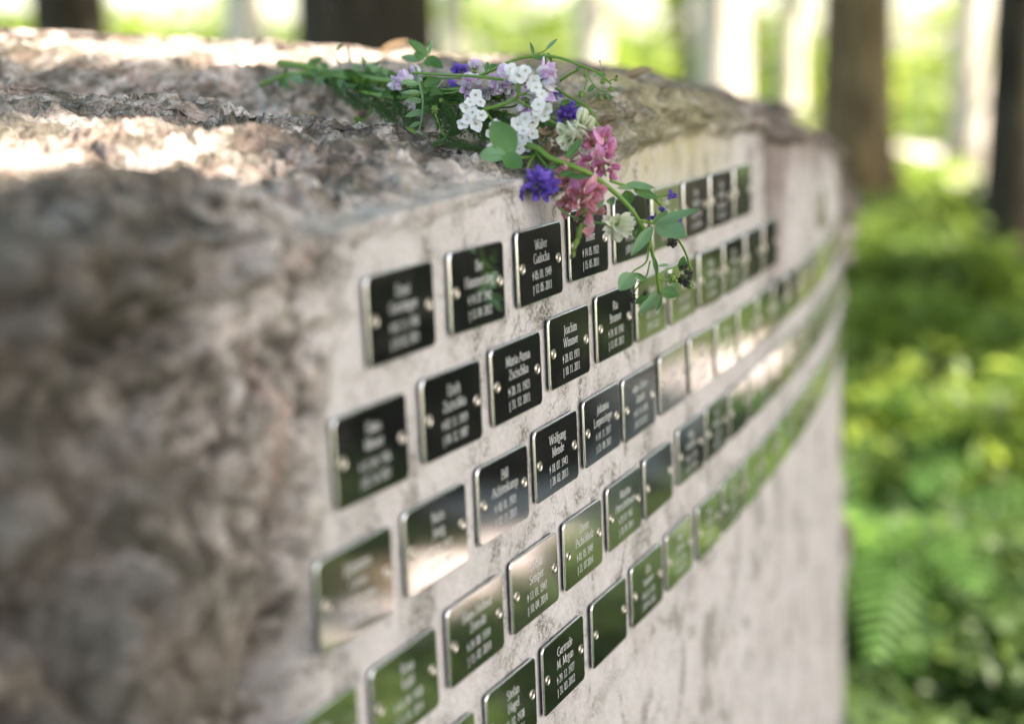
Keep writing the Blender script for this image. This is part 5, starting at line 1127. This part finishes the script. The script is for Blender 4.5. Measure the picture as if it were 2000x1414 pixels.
# ---- pale compound leaf
cf = sprig('vetch_leaf', (824, 200, 22.4), 'pale blue-green compound leaf hanging at the left of the bunch')
stem(cf, [(812, 132, 22.9), (818, 160, 22.7), (825, 190, 22.5), (825, 220, 22.4), (820, 250, 22.3), (812, 268, 22.2)], 3.0, 1.4, M_LEAFP)
for (b_, t_, w_) in [((818, 164), (780, 164), 15), ((822, 180), (784, 184), 11), ((825, 198), (792, 194), 12), ((825, 216), (789, 229), 13), ((822, 238), (798, 254), 12), ((816, 256), (800, 272), 8)]: leaf(cf, (*b_, 22.5), (*t_, 22.3), w_, M_LEAFP, .2, .05)
cf2 = sprig('vetch_leaf', (840, 175, 22.9), 'broad green leaves behind the pale compound leaf')
for b_, t_, w_ in [((828, 170, 22.9), (862, 155, 22.9), 26), ((826, 180, 22.9), (856, 190, 22.9), 30), ((828, 205, 22.9), (846, 180, 22.9), 22), ((826, 210, 22.8), (846, 220, 22.8), 18)]: leaf(cf2, b_, t_, w_, M_LEAF, .2)
stem(cf2, [(826, 168, 23), (828, 190, 22.9), (827, 214, 22.8)], 1.6, 1.3)
# ---- leafy tips on top of the bunch
lt = sprig('alfalfa_branch', (832, 112, 24.3), 'pair of dark green leaves rising highest at the left of the bunch')
for b_, t_, w_, m_ in [((834, 112, 24.3), (796, 78, 24.2), 26, M_LEAF), ((834, 112, 24.3), (866, 134, 24.2), 24, M_LEAF), ((836, 110, 24.4), (842, 80, 24.5), 10, M_LEAFP), ((828, 116, 24.2), (808, 104, 24.2), 20, M_LEAF), ((832, 116, 24.2), (838, 132, 24.1), 16, M_LEAF), ((822, 118, 24.6), (782, 112, 24.8), 18, M_LEAFP)]: leaf(lt, b_, t_, w_, m_, .2)
stem(lt, [(834, 112, 24.3), (826, 128, 24.1), (815, 145, 23.8), (780, 158, 24)], 2.2, 2.4)
# ---- the bundle of cut stems at the left
bs = [('thick pale green cut stem pointing left, topmost of the bundle', [(545, 124, 27.4), (590, 130, 27.0), (640, 142, 26.4), (700, 152, 25.4), (770, 160, 24.2), (830, 170, 23.4)], 6.5),
      ('cut stem lying lowest and farthest left in the bundle', [(508, 168, 27.2), (540, 154, 26.9), (580, 144, 26.6), (640, 148, 26.0), (720, 160, 25)], 4.2),
      ('cut stem in the middle of the bundle', [(600, 150, 26.6), (660, 156, 26), (730, 166, 25), (800, 174, 24), (870, 180, 23.2)], 4.6),
      ('thin cut stem above the trough of the stone', [(620, 138, 26.8), (690, 143, 26), (760, 146, 25), (840, 152, 24)], 3.4),
      ('darker cut stem at the underside of the bundle', [(640, 160, 26), (700, 172, 25.2), (770, 182, 24.2), (850, 190, 23.2), (930, 200, 22.4)], 4.0),
      ('cut stem running under the violet flowers', [(700, 180, 24.8), (780, 192, 23.8), (860, 178, 23.0), (925, 176, 22.5), (975, 190, 22.2)], 3.6)]
rnd = random.Random(3)
for k, (lab, pts, r) in enumerate(bs):
    o = sprig('cut_stem', pts[0], lab); stem(o, pts, r*1.5, r*1.05, M_GREEN if k != 4 else M_LEAF, 8)
    for q in range(13):
        i_ = rnd.randint(1, len(pts)-2); a_, b_ = pts[i_], pts[i_+1]; t_ = rnd.random(); p0 = tuple(a_[m]+(b_[m]-a_[m])*t_ for m in range(3))
        leaf(o, p0, (p0[0]+rnd.uniform(-30, 34), p0[1]+rnd.uniform(-22, 34), p0[2]+rnd.uniform(-.7, .3)), rnd.uniform(13, 24), rnd.choice((M_LEAF, M_LEAFP, M_DEEP, M_LEAF)), .2)
lv = sprig('alfalfa_branch', (672, 130, 25.6), 'two curled narrow leaves standing up from the cut stems')
leaf(lv, (668, 136, 25.7), (656, 98, 25.7), 15, M_LEAF, .2, .18, up=(-1, -.3, 0)); leaf(lv, (656, 101, 25.7), (670, 88, 25.7), 9, M_LEAF, .2); leaf(lv, (687, 128, 25.6), (682, 86, 25.6), 13, M_LEAF, .2, .08, up=(-1, -.5, 0)); leaf(lv, (716, 140, 25.3), (706, 108, 25.3), 9, M_LEAF); leaf(lv, (722, 142, 25.2), (746, 116, 25.2), 7, M_LEAF)
leaf(lv, (700, 138, 25.4), (690, 126, 25.4), 18, M_LEAFP); leaf(lv, (640, 136, 26.2), (626, 122, 26.3), 16, M_LEAF); stem(lv, [(620, 140, 26.4), (668, 138, 25.7), (716, 144, 25.3)], 2.4, 2)
# ---- dark feathery leaves filling the underside
for k, (pts, w_, m_, lab) in enumerate([([(655, 160, 25.8), (690, 190, 25), (720, 215, 24.4)], 24, M_DEEP, 'dark feathery leaf at the left end, under the cut stems'), ([(700, 165, 25), (740, 200, 24.2), (775, 240, 23.4)], 30, M_DEEP, 'dark feathery leaf in the hollow left of the pale compound leaf'),
        ([(760, 180, 24.2), (790, 215, 23.4), (820, 250, 22.8)], 30, M_DEEP, 'dark feathery leaf behind the pale compound leaf'), ([(840, 190, 23.2), (870, 220, 22.6), (900, 262, 22)], 32, M_DEEP, 'dark feathery leaf left of the lower white yarrow cluster'),
        ([(900, 200, 22.8), (930, 240, 22.2), (962, 276, 21.8)], 30, M_DEEP, 'dark feathery leaf below the left white yarrow cluster'), ([(950, 215, 22.8), (985, 230, 22.4), (1030, 262, 22.0)], 26, M_DEEP, 'dark feathery leaf between the two lower yarrow clusters'),
        ([(780, 165, 24), (840, 170, 23.4), (900, 190, 22.9)], 26, M_LEAF, 'green feathery leaf through the middle of the bunch'), ([(860, 262, 22), (905, 282, 21.5), (945, 292, 21.3)], 14, M_DEEP, 'feathery leaf tip touching the stone'),
        ([(905, 165, 22.9), (870, 190, 22.8), (845, 205, 22.6)], 22, M_LEAF, 'fine green feathery leaf behind the yarrow bud'), ([(1000, 250, 22.2), (1040, 285, 21.8), (1075, 330, 21.6)], 22, M_DEEP, 'dark feathery leaf in the notch under the thick arching stem')]):
    o = sprig('yarrow_leaf', pts[0], lab); feather(o, pts, w_, m_, 'feathery_blade', 1.6); feather(o, [(p[0]+8, p[1]+6, p[2]+.3) for p in pts], w_*.9, m_, 'feathery_blade', 1.2); feather(o, [(p[0]-14, p[1]+4, p[2]+.2) for p in pts], w_*.9, m_ if w_ < 20 else M_LEAF, 'feathery_blade', 1.4); feather(o, [(p[0]-6, p[1]+14-8*i_, p[2]-.2) for i_, p in enumerate(pts)], w_*.8, m_, 'feathery_blade', 1.4)
gb = sprig('grass_tuft', (730, 215, 24.2), 'light green grass-like blades at the left underside of the bunch')
for b_, t_, w_ in [((736, 192, 24.4), (712, 240, 24), 6), ((738, 195, 24.4), (765, 252, 23.8), 6), ((742, 190, 24.4), (748, 246, 24), 5), ((730, 196, 24.4), (722, 232, 24.1), 6), ((742, 194, 24.3), (776, 258, 23.6), 5), ((712, 232, 24.1), (690, 246, 24), 8)]: leaf(gb, b_, t_, w_, M_GREEN, .3, .06)
bud(gb, 697, 232, 24, 9, M_GREEN, 16)
lb_ = sprig('loose_leaf', (812, 262, 22.1), 'bright green leaf tips lying on the stone below the compound leaf')
for b_, t_, w_, m_ in [((815, 262, 22.1), (783, 250, 22.2), 12, M_GREEN), ((820, 258, 22.1), (798, 272, 21.9), 7, M_LEAFP), ((824, 262, 22.1), (842, 274, 21.9), 8, M_LEAF), ((745, 190, 24), (765, 176, 24), 14, M_LEAF), ((715, 170, 24.8), (690, 178, 24.9), 16, M_DEEP)]: leaf(lb_, b_, t_, w_, m_, .2)

# ---- fallen leaves on the stone
for (px, py, d, rot, lab) in [(1245, 238, 26.5, .3, 'orange-brown fallen leaf in a hollow of the far ledge'), (772, 97, 30.5, .1, 'small brown fallen leaf on the back rim left of the bunch'), (585, 222, 24.6, .4, 'curled brown fallen leaf lying in the trough of the stone')]:
    c_ = P(px, py, d); z_ = top_z(c_.x/U, c_.y/U); o = empty('fallen_leaf', c_); o.location.z = z_+.004; tag(o, lab, 'leaf', 'fallen leaves on the stone'); fb = FB(); o_l = o.location
    fb.blade(o_l+Vector((-.016, 0, 0)), (1, rot, .12), (0, -.2, 1), .032, .020, .25, .3, .9, .7, 8); fb.tube([o_l+Vector((-.016, 0, 0)), o_l+Vector((-.026, -.003, .003))], .0006, .0004, 5); fb.build('blade', M_BROWN, o)
